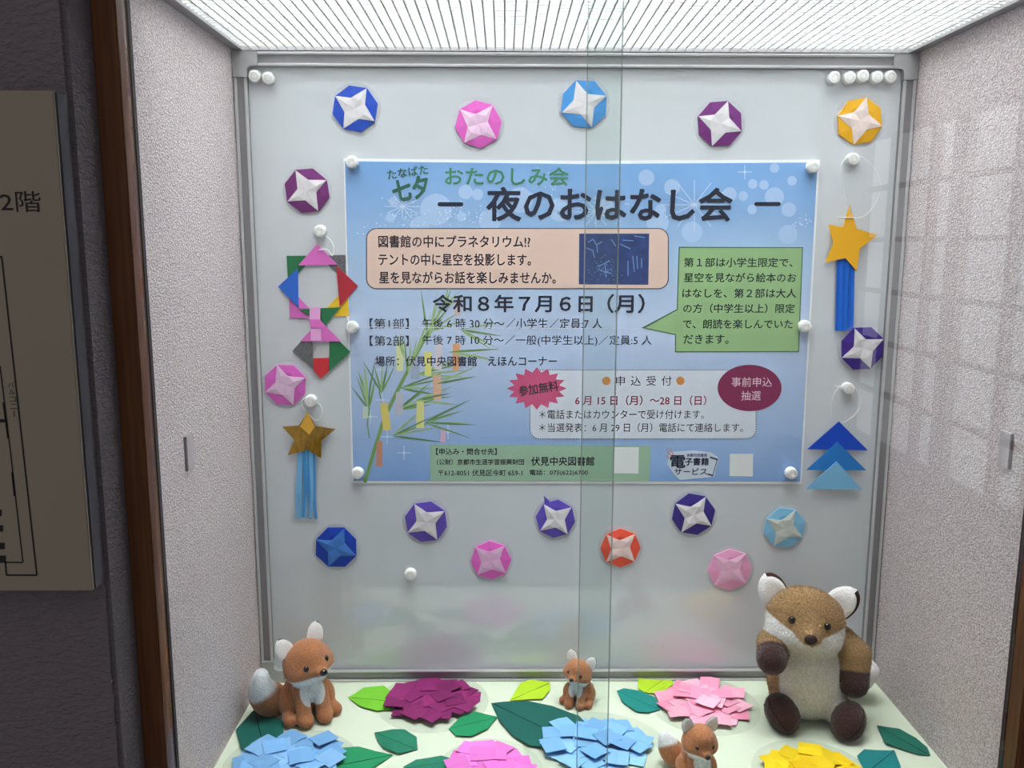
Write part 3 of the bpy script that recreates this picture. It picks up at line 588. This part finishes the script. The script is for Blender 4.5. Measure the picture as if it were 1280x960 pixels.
# ------------------------------------------------------------------ floor plan sign on the room wall
SY = WF-.022
tl, br = at(61, 113, 'y', SY), at(120.5, 738.5, 'y', SY)
sx1 = (tl.x+br.x)/2; sz1, sz0 = tl.z, br.z; sx0 = sx1-.62
sg = thing('floor_plan_sign', 'cream second floor plan board with black lines on the dark wall', 'sign', (sx1, WF, sz0)); SG = Vector(sg.location)
CR = mat('cream_sign', (150, 142, 128), .5, .35, noise=.03, nscale=15)
box('backing', sx0-SG.x, 0, -.016, 0, 0, sz1-sz0, mat('sign_backing', (86, 84, 92), .5, .4), sg); box('shadow_gap', sx0-SG.x, -.001, -.019, -.016, .001, sz1-sz0-.001, DARK, sg)
box('face', sx0-SG.x, 0, -.022, -.019, 0, sz1-sz0, CR, sg, bev=.0006)
BLK = mat('black_vinyl', (26, 25, 26), .5, .3)
def sline(pl, wpx, name='plan_line', y=SY-.0003):
    V, Fc = [], []
    for i in range(len(pl)-1):
        s = len(V)
        for p in seg(pl[i], pl[i+1], wpx):
            q = at(p[0], p[1], 'y', y); V.append((q.x-SG.x, y-SG.y, q.z-SG.z))
        Fc.append((s, s+1, s+2, s+3))
    me = bpy.data.meshes.new(name); me.from_pydata(V, [], Fc); me.update(); return link(name, me, BLK, sg)
sline([(-40, 321.5), (2, 321), (24, 520), (46, 719), (8, 719), (6.5, 702)], 2.0); sline([(-30, 440), (0, 458), (13, 565), (28.5, 703), (6, 703)], 1.6)
sline([(4, 503), (10, 548)], 2.2); sline([(15, 590), (18, 620)], 2.2)
for y_ in (641, 660.5, 682.5, 699): sline([(-12, y_), (2+(y_-641)*.09, y_)], 8 if y_ < 699 else 9, 'plan_block')
sline([(-6, 526), (6, 526)], 4, 'plan_block')
letter(sg, '2階', 0, 51, 252, 26, BLK, SY-.0003, 0, .004, 'lettering', SG)
for i, ch in enumerate('バルコニ'): letter(sg, ch, 9.5+i*1.2, 17.5+i*1.2, 481+i*9, 6.5, mat('grey_vinyl', (70, 66, 60), .5, .3), SY-.0003, 0, 0, 'lettering', SG)
sline([(17.5, 514), (18, 521)], 1, 'plan_line')

# ------------------------------------------------------------------ plush foxes: smooth blended bodies meshed from a distance field
def surface_nets(fn, lo, hi, h):
    lo = np.array(lo, float); n = np.ceil((np.array(hi)-lo)/h).astype(int)+1
    ax = [lo[i]+h*np.arange(n[i]) for i in range(3)]
    G = np.stack(np.meshgrid(*ax, indexing='ij'), -1).astype(np.float32)
    D = fn(G.reshape(-1, 3)).reshape(n)
    ins = D < 0
    c = [(i, j, k) for i in (0, 1) for j in (0, 1) for k in (0, 1)]
    cell = lambda A, o: A[o[0]:n[0]-1+o[0], o[1]:n[1]-1+o[1], o[2]:n[2]-1+o[2]]
    cnt = sum(cell(ins, o).astype(int) for o in c); act = (cnt > 0) & (cnt < 8)
    idx = -np.ones(act.shape, int); idx[act] = np.arange(act.sum())
    acc = np.zeros((act.sum(), 3)); num = np.zeros(act.sum()); base = np.argwhere(act)
    for a in c:
        for b in c:
            if sum(b)-sum(a) != 1 or any(b[i] < a[i] for i in range(3)): continue
            da = cell(D, a)[act]; db = cell(D, b)[act]; cr = (da < 0) != (db < 0)
            t = np.where(cr, da/np.where(cr, da-db, 1), 0)
            p = np.array(a)+t[:, None]*(np.array(b)-np.array(a)); acc += p*cr[:, None]; num += cr
    V = lo+h*(base+acc/num[:, None]); Fq = []
    for d in range(3):
        u, v = [(1, 2), (2, 0), (0, 1)][d]
        sl = [slice(0, n[i]) for i in range(3)]; s2 = list(sl); sl[d] = slice(0, n[d]-1); s2[d] = slice(1, n[d])
        A, B = ins[tuple(sl)], ins[tuple(s2)]
        e = np.argwhere(A != B); e = e[(e[:, u] > 0) & (e[:, v] > 0) & (e[:, u] < n[u]-1) & (e[:, v] < n[v]-1)]
        fl = A[tuple(e.T)]
        def ix(du, dv):
            q = e.copy(); q[:, u] += du; q[:, v] += dv; return idx[tuple(q.T)]
        q = np.stack([ix(-1, -1), ix(0, -1), ix(0, 0), ix(-1, 0)], 1); q[~fl] = q[~fl][:, ::-1]; Fq.append(q)
    return V, np.concatenate(Fq)
def ell(P, c, r, Rm=None):
    q = P-np.array(c, np.float32)
    if Rm is not None: q = q@Rm
    r = np.array(r, np.float32); k0 = np.linalg.norm(q/r, axis=1); k1 = np.linalg.norm(q/r**2, axis=1)+1e-9
    return k0*(k0-1)/k1
def cap(P, a, b, ra, rb):
    a, b = np.array(a, np.float32), np.array(b, np.float32); d = b-a; t = np.clip(((P-a)@d)/(d@d), 0, 1)
    return np.linalg.norm(P-a-t[:, None]*d, axis=1)-(ra+(rb-ra)*t)
def smin(a, b, k):
    h = np.clip(.5+.5*(b-a)/k, 0, 1); return b*(1-h)+a*h-k*h*(1-h)
def rotm(yaw=0, pitch=0, roll=0): return np.array(Euler((R(pitch), R(roll), R(yaw)), 'YXZ').to_matrix(), np.float32)
def plush_mat(name, bump, scale, sheen=.25):
    M = bpy.data.materials.new(name); M.use_nodes = True; nt = M.node_tree; b = nt.nodes['Principled BSDF']
    b.inputs['Roughness'].default_value = .95; b.inputs['Specular IOR Level'].default_value = .08; b.inputs['Sheen Weight'].default_value = sheen
    at_ = nt.nodes.new('ShaderNodeAttribute'); at_.attribute_name = 'tint'; tc = nt.nodes.new('ShaderNodeTexCoord')
    n = nt.nodes.new('ShaderNodeTexNoise'); n.inputs['Scale'].default_value = scale; n.inputs['Detail'].default_value = 4; nt.links.new(tc.outputs['Object'], n.inputs['Vector'])
    mr = nt.nodes.new('ShaderNodeMapRange'); mr.inputs[1].default_value = .3; mr.inputs[2].default_value = .7; mr.inputs[3].default_value = .80; mr.inputs[4].default_value = 1.12; nt.links.new(n.outputs[0], mr.inputs[0])
    sc = nt.nodes.new('ShaderNodeVectorMath'); sc.operation = 'SCALE'; nt.links.new(at_.outputs['Color'], sc.inputs[0]); nt.links.new(mr.outputs[0], sc.inputs['Scale']); nt.links.new(sc.outputs[0], b.inputs['Base Color'])
    bp = nt.nodes.new('ShaderNodeBump'); bp.inputs['Strength'].default_value = bump; bp.inputs['Distance'].default_value = .002; nt.links.new(n.outputs[0], bp.inputs['Height']); nt.links.new(bp.outputs[0], b.inputs['Normal'])
    return M
PL_S, PL_B = plush_mat('short_plush', .5, 420), plush_mat('curly_plush', .9, 330, .35)
def sdf_obj(name, fn, lo, hi, h, colour, M, parent, scale=1.0, fuzz=0):
    V, Q_ = surface_nets(fn, lo, hi, h)
    me = bpy.data.meshes.new(name); C_ = colour(V)
    if fuzz: V = V+np.random.default_rng(5).normal(0, fuzz, V.shape)
    me.from_pydata((V*scale).tolist(), [], Q_.tolist()); smooth(me)
    a = me.color_attributes.new('tint', 'FLOAT_COLOR', 'POINT'); a.data.foreach_set('color', np.concatenate([C_, np.ones((len(C_), 1))], 1).ravel().astype(np.float32))
    return link(name, me, M, parent)
def blend(a, b, m): return a*(1-m[:, None])+b*m[:, None]
def sstep(x, w): return np.clip(.5-x/w, 0, 1)          # 1 where x is below 0
L3 = lambda c: np.array(lin(c)[:3])
def ear(parent, c, Rm, hgt, wid, th, mats, scale=1, cup=.25, rimk=1.09):
    """rounded triangular ear: pale inner face, darker back"""
    n, m_ = 12, 16; V, Fc, idx = [], [], []
    for i in range(n+1):
        t = i/n; wv = wid/2*max(.004, 1-t**2.8)**.58*(1+.06*math.sin(math.pi*t))
        tv = th/2*math.sqrt(max(.0, 1-t**2))+.0002
        for k in range(m_):
            a = 2*math.pi*k/m_; rim = rimk if math.sin(a) > 0 else 1; x = wv*rim*math.cos(a); y = tv*math.sin(a)*(1.7 if math.sin(a) > 0 else 1)
            if y < 0: y += cup*th*(1-(x/max(wv, 1e-5))**2)*(1-t)*1.6
            V.append(Vector((x, y, t*hgt*(1+(rim-1)*.7))))
    for i in range(n):
        for k in range(m_):
            Fc.append((i*m_+k, i*m_+(k+1) % m_, (i+1)*m_+(k+1) % m_, (i+1)*m_+k)); idx.append(0 if k >= m_//2 else 1)
    Fc.append(tuple(range(m_))[::-1]); idx.append(1); Fc.append(tuple(range(n*m_, n*m_+m_))); idx.append(0)
    rm = Matrix(Rm.tolist()).to_3x3(); V = [(rm @ v+Vector(c))*scale for v in V]
    me = bpy.data.meshes.new('ear'); me.from_pydata(V, [], Fc); smooth(me); o = link('ear', me, mats, parent); me.polygons.foreach_set('material_index', idx); return o
FUR_W = mat('white_plush', (236, 232, 230), .95, .05, bump=.5, bscale=420, sheen=.3); FUR_G = mat('grey_plush_back', (92, 84, 84), .95, .05, bump=.5, bscale=420); FUR_DK = mat('dark_brown_plush', (64, 44, 42), .95, .05, bump=.6, bscale=380)
EYE = mat('glossy_black_eye', (18, 12, 10), .08, .7); IRIS = mat('amber_eye_rim', (70, 36, 16), .15, .6)
ORANGE, WHT, ODK = L3((180, 120, 82)), L3((226, 228, 230)), L3((160, 98, 66))

def small_fox(label, px, py, yaw, s, hyaw, hpitch, hroll, tail, group='small sitting plush foxes', eye_in=1.0):
    base = at(px, py, 'z', 0)
    t = thing('plush_fox', label, 'plush fox', (base.x, base.y, 0), R(yaw), group)
    HC = np.array((0, -.006, .080), np.float32); HR = rotm(hyaw, hpitch, hroll)
    def body(P):
        S = np.abs(P*np.array((1, 1, 1), np.float32)); M_ = P.copy(); M_[:, 0] = np.abs(P[:, 0])
        d = ell(M_, (0, .012, .030), (.029, .032, .031)); d = smin(d, ell(M_, (0, -.001, .050), (.022, .021, .026)), .012)
        d = smin(d, ell(M_, (.025, .006, .021), (.0155, .024, .0215)), .003)                      # haunches
        d = smin(d, cap(M_, (.030, -.012, .0095), (.032, -.024, .009), .0095, .0095), .003)      # hind feet
        d = smin(d, cap(M_, (.0135, -.012, .048), (.0135, -.030, .012), .0105, .0105), .003)     # forelegs
        d = smin(d, ell(M_, (.0135, -.0335, .0095), (.0115, .0145, .0095)), .003)
        q = (P-HC)@HR; qa = q.copy(); qa[:, 0] = np.abs(q[:, 0])
        hd = ell(qa, (0, .002, .004), (.0325, .029, .0265)); hd = smin(hd, ell(qa, (.012, -.004, -.006), (.0235, .024, .0175)), .010)
        hd = smin(hd, cap(qa, (0, -.016, -.006), (0, -.034, -.008), .0165, .0085), .012)
        hd = smin(hd, ell(qa, (0, -.012, .014), (.018, .018, .015)), .010)
        d = smin(d, hd, .003); return np.maximum(d, -P[:, 2])
    def tint(V):
        V = V.astype(np.float32); q = (V-HC)@HR; head = q[:, 2] > -.026
        c = np.tile(ORANGE, (len(V), 1)); n = len(V)
        inh = (ell(q, (0, 0, 0), (.040, .046, .030)) < .002)
        paw = sstep(V[:, 2]-.012, .010)*(V[:, 1] < -.02); c = blend(c, ODK, paw*.6*(~inh))
        chest = sstep((V[:, 0]/.0175)**2+((V[:, 2]-.044)/.019)**2-1, .12)*(V[:, 1] < -.010)*(~inh); c = blend(c, WHT, chest)
        jaw = sstep(q[:, 2]+.0108+.10*np.maximum(0, q[:, 1]+.020)-.10*np.maximum(0, -q[:, 1]-.026), .002)*inh*(q[:, 1] < .004); c = blend(c, WHT, jaw)
        return c
    sdf_obj('body', body, (-.05, -.062, -.004), (.05, .056, .120), .0015, tint, PL_S, t, s)
    hm = Matrix(HR.tolist())
    def hp(p): return (hm @ Vector(p)+Vector(HC.tolist()))
    for sx in (-1, 1):
        er = HR@rotm(0, -4, 20*sx)
        ear(t, hp((.0215*sx, .006, .0205)), er, .0255, .0245, .009, [FUR_W, FUR_G], s)
        e = hp((.0155*sx*eye_in, -.0262, .0035)); ball('eye', tuple(e*s), (.0040*s, .0036*s, .0048*s), EYE, t)
    e = hp((0, -.0425, -.0055)); ball('nose', tuple(e*s), (.0056*s, .0042*s, .0048*s), EYE, t)
    pts = spline([Vector(p)*s for p in tail], 6); n = len(pts); rad = []
    for i in range(n):
        u = i/(n-1); rad.append(s*(.007+.0170*math.sin(math.pi*min(1, u*1.02)**.8)**.9 if u < .97 else .006*math.sqrt(max(0, (1-u)/.03))+.001))
    me = tube_me(pts, rad, 20, 'tail'); a = me.color_attributes.new('tint', 'FLOAT_COLOR', 'POINT'); cc = []
    for i in range(n):
        for k in range(20):
            u = i/(n-1)+.035*math.sin(k*2*math.pi/20*2); w_ = min(1, max(0, (u-.66)/.04)); cc += list(ORANGE*(1-w_)+WHT*w_)+[1]
    a.data.foreach_set('color', cc); link('tail', me, PL_S, t)
    return t
small_fox('medium orange plush fox sitting in the left corner with its tail raised', 385, 891, 30, .90, 12, -7, -9, [(-.010, .030, .018), (-.032, .032, .014), (-.050, .024, .026), (-.060, .014, .050), (-.060, .008, .077)])
small_fox('tiny orange plush fox sitting at the back beside the glass overlap', 723, 877, -22, .535, -4, -6, 10, [(.0, .034, .012), (.0, .05, .012), (.0, .060, .02), (.0, .062, .035)])
small_fox('tiny orange plush fox at the front edge in front of the pale pink flower', 871, 971, 8, .575, 2, 5, 4, [(-.008, .030, .016), (-.026, .040, .020), (-.040, .044, .036), (-.048, .046, .056), (-.050, .046, .070)])

# ---- the large fox
def big_fox():
    base = at(1017, 893, 'z', 0)
    t = thing('plush_fox', 'large brown plush fox with white belly and dark paws sitting upright at right', 'plush fox', (base.x, base.y, 0), R(-4))
    HC = np.array((-.021, -.010, .1290), np.float32); HR = rotm(-7, -12, 6.5); HS = .87
    BR, DKB = L3((182, 146, 102)), L3((70, 46, 44)); IV = L3((248, 245, 243))
    AL = [(-.036, .002, .098), (-.058, -.016, .102), (-.068, -.046, .096)]; AR = [(.028, .0, .101), (.040, -.012, .088), (.037, -.028, .060)]
    FL, FRt = (-.050, -.038, .0215), (.026, -.050, .0205)
    fl_r, fr_r = rotm(-38, -14, -46), rotm(30, -14, 46)
    def arm(P, a): return smin(cap(P, a[0], a[1], .0175, .0185), cap(P, a[1], a[2], .0185, .0175), .006)
    def body(P):
        d = ell(P, (-.010, .004, .048), (.048, .045, .050)); d = smin(d, ell(P, (-.012, .002, .088), (.033, .030, .034)), .022)
        d = smin(d, arm(P, AL), .004); d = smin(d, arm(P, AR), .004)
        for f, rm in ((FL, fl_r), (FRt, fr_r)):
            d = smin(d, ell(P, f, (.0190, .0185, .0245), rm), .004)
        for sx, f in ((-1, FL), (1, FRt)): d = smin(d, cap(P, (.024*sx-.010, .0, .024), (f[0]*.8, -.026, .022), .020, .017), .006)
        q = (P-HC)@HR/HS; qa = q.copy(); qa[:, 0] = np.abs(q[:, 0])
        hd = ell(qa, (0, .002, .006), (.053, .042, .042)); hd = smin(hd, ell(qa, (.018, -.008, -.018), (.032, .031, .026)), .014)
        hd = smin(hd, cap(qa, (0, -.026, -.008), (0, -.048, -.014), .023, .0145), .012)*HS
        d = smin(d, hd, .005); return np.maximum(d, -P[:, 2])
    def tint(V):
        V = V.astype(np.float32); q = (V-HC)@HR/HS; c = np.tile(BR, (len(V), 1))
        hd = np.minimum(ell(q, (0, 0, -.004), (.057, .048, .046)), cap(q, (0, -.026, -.010), (0, -.052, -.015), .024, .016)); inh = hd < .0015
        al, ar = arm(V, AL), arm(V, AR); armm = np.minimum(al, ar) < .0015
        feet = np.minimum(ell(V, FL, (.0190, .0185, .0245), fl_r), ell(V, FRt, (.0190, .0185, .0245), fr_r)) < .0012
        belly = sstep(((V[:, 0]+.010)/.0405)**2+((V[:, 2]-.058)/.062)**2-1, .10)*(V[:, 1] < -.004)*(~inh)*(~armm)*(~feet); c = blend(c, IV, belly)
        for a, m_ in ((AL, al), (AR, ar)):
            d = np.array(a[2], np.float32)-np.array(a[1], np.float32); L_ = np.linalg.norm(d); u = ((V-np.array(a[1], np.float32))@(d/L_))
            c = blend(c, DKB, sstep(-(u-L_*.62), .003)*(m_ < .0015)*(~inh))
        c = blend(c, DKB, feet.astype(float))
        ax = np.abs(q[:, 0]); ln = -.0195+.024*np.clip(ax/.050, 0, 1.1)
        cheek = sstep(q[:, 2]-ln, .002)*inh*(q[:, 1] < .012)
        muz = np.sqrt((q[:, 0]/.0205)**2+((q[:, 2]+.003)/.0170)**2) < 1
        cheek = cheek*(~(muz & (q[:, 1] < -.02))); c = blend(c, IV, cheek); return c
    bo = sdf_obj('body', body, (-.095, -.082, -.004), (.085, .058, .200), .0016, tint, PL_B, t, 1.0, .00015)
    # short curly pile standing off the cloth
    me0 = bo.data; nv = len(me0.vertices); co = np.empty(nv*3); no = np.empty(nv*3); me0.vertices.foreach_get('co', co); me0.vertex_normals.foreach_get('vector', no); co = co.reshape(-1, 3); no = no.reshape(-1, 3)
    g = np.random.default_rng(9); pick = np.concatenate([np.arange(nv), g.integers(0, nv, nv)]); pick = pick[co[pick, 2] > .003]; b_ = co[pick]+g.normal(0, .0006, (len(pick), 3)); nn = no[pick]
    tg = np.cross(nn, g.normal(0, 1, nn.shape)); tg /= np.linalg.norm(tg, axis=1)[:, None]+1e-9
    col_ = tint(co[pick].astype(np.float32)); dark = (col_.sum(1) < .25)[:, None]; Ln = np.where(dark, .0007, g.uniform(.0013, .0024, (len(pick), 1)))
    Vf = np.stack([b_-tg*.00035-nn*.0003, b_+tg*.00035-nn*.0003, b_+nn*Ln+np.cross(tg, nn)*Ln*.7], 1).reshape(-1, 3)
    mf = bpy.data.meshes.new('fur'); mf.from_pydata(Vf.tolist(), [], np.arange(len(Vf)).reshape(-1, 3).tolist())
    cf = np.repeat(np.concatenate([col_*g.uniform(.85, 1.1, (len(pick), 1)), np.ones((len(pick), 1))], 1), 3, 0); a = mf.color_attributes.new('tint', 'FLOAT_COLOR', 'POINT'); a.data.foreach_set('color', cf.ravel().astype(np.float32))
    fo = link('fur', mf, PL_B, t); fo['kind'] = 'stuff'
    hm = Matrix(HR.tolist()); hp = lambda p: hm @ (Vector(p)*HS)+Vector(HC.tolist())
    for sx in (-1, 1):
        ear(t, hp((.040*sx, .006, .024)), HR@rotm(-12*sx, 2, 36*sx), .031, .030, .013, [FUR_W, FUR_DK], 1, .3, 1.24)
        e = hp((.0235*sx, -.0375, .006)); ball('eye', tuple(e), (.0044, .0038, .0048), EYE, t)
    ball('nose', tuple(hp((0, -.0618, -.0110))), (.0078, .0052, .0062), mat('brown_nose', (48, 32, 30), .6, .3), t)
    pts = spline([(.018, .040, .016), (.048, .048, .022), (.070, .040, .038), (.080, .032, .056)], 6); n = len(pts)
    rad = [.010+.013*math.sin(math.pi*min(1, i/(n-1)*.98+.02)**.9) if i < n-1 else .001 for i in range(n)]; rad[-2] = .008
    link('tail', tube_me(pts, rad, 20, 'tail'), FUR_W, t)
    # seams of the soles
    for f, rm in ((FL, fl_r), (FRt, fr_r)):
        rmm = Matrix(rm.tolist()); lp = [rmm @ Vector((0, -.0192*math.cos(a), .0255*math.sin(a)))+Vector(f) for a in [R(-60+12*k) for k in range(11)]]
        link('sole_seam', tube_me(lp, .0006, 5, 'sole_seam'), FUR_DK, t)
    return t
big_fox()

# ------------------------------------------------------------------ paper hydrangeas and leaves lying on the case floor
def sq_me(s, bend, name='paper_square'):
    V = []; th = .00035
    for j, zo in enumerate((0, -th)):
        for i in range(3):
            for k in (-1, 1): V.append(((i-1)*s/2, k*s/2, zo+bend*abs(i-1)))
    Fc = [(0, 2, 3, 1), (2, 4, 5, 3), (6, 7, 9, 8), (8, 9, 11, 10), (0, 1, 7, 6), (4, 10, 11, 5), (0, 6, 8, 2), (2, 8, 10, 4), (1, 3, 9, 7), (3, 5, 11, 9)]
    me = bpy.data.meshes.new(name); me.from_pydata(V, [], Fc); bm = bmesh.new(); bm.from_mesh(me); bmesh.ops.recalc_face_normals(bm, faces=bm.faces); bm.to_mesh(me); bm.free(); return me
FLM = clear_mat('floor_film', (250, 251, 250), 1.12, .15, veil=.12, veil_rgb=(216, 218, 210))
def flower(label, px, py, wpx, hpx, n, cols, seed, sq=.026, film=1.14):
    c = at(px, py, 'z', 0); rx = (at(px+wpx/2, py, 'z', 0)-at(px-wpx/2, py, 'z', 0)).length/2; ry = (at(px, py-hpx/2, 'z', 0)-at(px, py+hpx/2, 'z', 0)).length/2
    t = thing('paper_hydrangea', label, 'paper flower', (c.x, c.y, 0), 0, 'paper hydrangeas on the case floor'); rr_ = random.Random(seed)
    mes = []
    for b in (-.0012, -.0006, .0005):
        for ci, cc in enumerate(cols):
            me = sq_me(sq, b); me.materials.append(mat('crepe_%d_%d' % (seed, ci), cc, .65, .25, rand=.2)); mes.append(me)
    spots = []
    for ring, frac in ((1.0, .46), (.64, .34), (.26, .20)):
        m_ = max(3, int(n*frac))
        for i in range(m_): spots.append((ring*rr_.uniform(.86, 1.0), 2*math.pi*(i+rr_.uniform(-.3, .3))/m_+ring*3))
    rr_.shuffle(spots)
    for k, (q, a) in enumerate(spots):
        x = (rx-sq*.52)*q*math.cos(a); y = (ry-sq*.52)*q*math.sin(a); tilt = rr_.uniform(0, 7)
        o = link('paper_square', mes[rr_.randrange(len(mes))], None, t, (x, y, .0024+.00022*k+.003*(1-q)))
        o.rotation_euler = (R(rr_.uniform(-3, 3)-tilt*math.sin(a)*.6), R(rr_.uniform(-3, 3)+tilt*math.cos(a)*.6), rr_.uniform(0, 6.3))
    V = [(rx*film*math.cos(2*math.pi*i/40), ry*film*1.05*math.sin(2*math.pi*i/40), .0004) for i in range(40)]
    me = bpy.data.meshes.new('clear_film'); me.from_pydata(V, [], [tuple(range(40))]); link('clear_film', me, FLM, t)
flower('plum purple hydrangea of overlapping paper squares near the back left', 541, 877, 122, 62, 34, [(140, 40, 104), (128, 34, 96)], 11)
flower('light blue paper hydrangea at the left front corner of the floor', 363, 954, 146, 72, 36, [(140, 190, 238), (128, 182, 234)], 12)
flower('bright pink paper hydrangea cut by the front edge, left of centre', 612, 966, 120, 76, 32, [(242, 130, 216), (236, 118, 206)], 13)
flower('light blue paper hydrangea over the big dark leaf in the centre', 744, 932, 148, 70, 38, [(142, 194, 240), (130, 184, 236)], 14, film=1.22)
flower('pale pink paper hydrangea between the tiny fox and the large fox', 880, 881, 120, 60, 32, [(248, 170, 196), (244, 152, 184), (250, 184, 206)], 15)
flower('bright yellow paper hydrangea in front of the large fox', 1020, 972, 136, 80, 36, [(248, 212, 30), (244, 200, 20)], 16)
def paper_leaf(label, pl, crease, c, h=.0022):
    P3 = [at(a, b, 'z', 0) for a, b in pl]; ctr = sum(P3, Vector())/len(P3)
    t = thing('paper_leaf', label, 'paper leaf', (ctr.x, ctr.y, 0), 0, 'paper leaves on the case floor')
    a, b = at(*crease[0], 'z', 0), at(*crease[1], 'z', 0); d = (b-a).normalized(); nrm = Vector((-d.y, d.x, 0))
    bm = bmesh.new(); vs_ = [bm.verts.new(p-ctr) for p in P3]; bm.faces.new(vs_)
    bmesh.ops.bisect_plane(bm, geom=bm.verts[:]+bm.edges[:]+bm.faces[:], plane_co=a-ctr, plane_no=nrm)
    bmesh.ops.triangulate(bm, faces=bm.faces[:]); bmesh.ops.subdivide_edges(bm, edges=bm.edges[:], cuts=1, use_grid_fill=True)
    rg_ = random.Random(int(pl[0][0])); L_ = max(1e-4, max(abs((v.co+ctr-a).dot(nrm)) for v in bm.verts))
    for v in bm.verts:
        q = abs((v.co+ctr-a).dot(nrm))/L_; v.co.z = .0008+h*q+rg_.uniform(0, .0006)
    bmesh.ops.solidify(bm, geom=bm.faces[:], thickness=.0003); bmesh.ops.recalc_face_normals(bm, faces=bm.faces)
    me = me_bm(bm, 'blade'); key = 'leaf_%d_%d_%d' % c; link('blade', me, mat(key, c, .6, .3, noise=.06, nscale=80), t)
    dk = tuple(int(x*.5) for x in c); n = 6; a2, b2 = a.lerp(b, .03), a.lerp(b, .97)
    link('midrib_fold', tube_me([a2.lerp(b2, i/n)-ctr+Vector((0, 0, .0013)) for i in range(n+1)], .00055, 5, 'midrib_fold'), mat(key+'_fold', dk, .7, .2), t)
DG, TEAL, MG, BG_, YG, GM = (18, 92, 84), (24, 132, 124), (30, 142, 92), (122, 200, 52), (180, 216, 44), (34, 124, 96)
paper_leaf('dark teal folded leaf left of the blue flower, under the medium fox', [(318, 888), (340, 896), (354, 905), (355, 922), (333, 938), (302, 940), (295, 915)], ((318, 888), (331, 939)), DG)
paper_leaf('bright green leaf left of the plum hydrangea', [(435, 873), (455, 862), (480, 860), (491, 868), (487, 889), (471, 891), (450, 885)], ((436, 873), (490, 878)), BG_)
paper_leaf('mid green leaf overlapping the left light blue hydrangea', [(404, 950), (428, 938), (448, 936), (470, 941), (492, 944.5), (474, 957), (450, 972), (412, 974)], ((404, 962), (492, 944.5)), MG)
paper_leaf('grey green leaf lying alone below the plum hydrangea', [(468, 917), (490, 914), (506, 915), (521, 924), (522, 938), (498, 945), (480, 938), (472, 928)], ((469, 917), (520, 938)), GM)
paper_leaf('dark green leaf under the left side of the bright pink hydrangea', [(504, 960), (520, 952), (552, 947), (575, 952), (560, 970), (530, 974), (508, 970)], ((504, 962), (574, 952)), GM)
paper_leaf('green leaf right below the plum hydrangea', [(561, 912), (575, 899), (594, 892), (622, 897), (610, 913), (590, 923), (570, 922)], ((562, 912), (621, 898)), MG)
paper_leaf('large dark teal leaf behind the central light blue hydrangea', [(614, 880), (630, 879), (660, 879), (690, 886), (724, 899), (740, 915), (735, 940), (690, 939), (660, 935), (640, 922), (625, 905)], ((615, 880), (735, 938)), DG, .003)
paper_leaf('lime green leaf left of the tiny fox at the back', [(637, 877), (650, 857), (663, 852), (687, 854), (688, 864), (678, 876)], ((637, 877), (687, 855)), YG)
paper_leaf('teal leaf left of the pale pink hydrangea', [(771, 865), (780, 862), (800, 866), (820, 875), (826, 888), (810, 893), (795, 892), (778, 880)], ((771, 865), (826, 889)), TEAL)
paper_leaf('lime green leaf behind the pale pink hydrangea', [(797, 862), (798, 850), (815, 844.5), (836, 845), (842, 857), (826, 870), (806, 867)], ((804, 868), (837, 846)), YG)
paper_leaf('dark green pointed leaf by the right cloth wall', [(1096, 908), (1110, 911), (1124, 913), (1145, 925), (1159, 936), (1163, 946), (1148, 945), (1125, 938), (1106, 932)], ((1096, 908), (1163, 946)), (22, 104, 88))
paper_leaf('teal leaf beside the yellow hydrangea at the front', [(1071, 948), (1080, 940), (1105, 940), (1118, 939), (1126, 962), (1115, 974), (1085, 972)], ((1118, 939), (1078, 972)), (20, 124, 126))
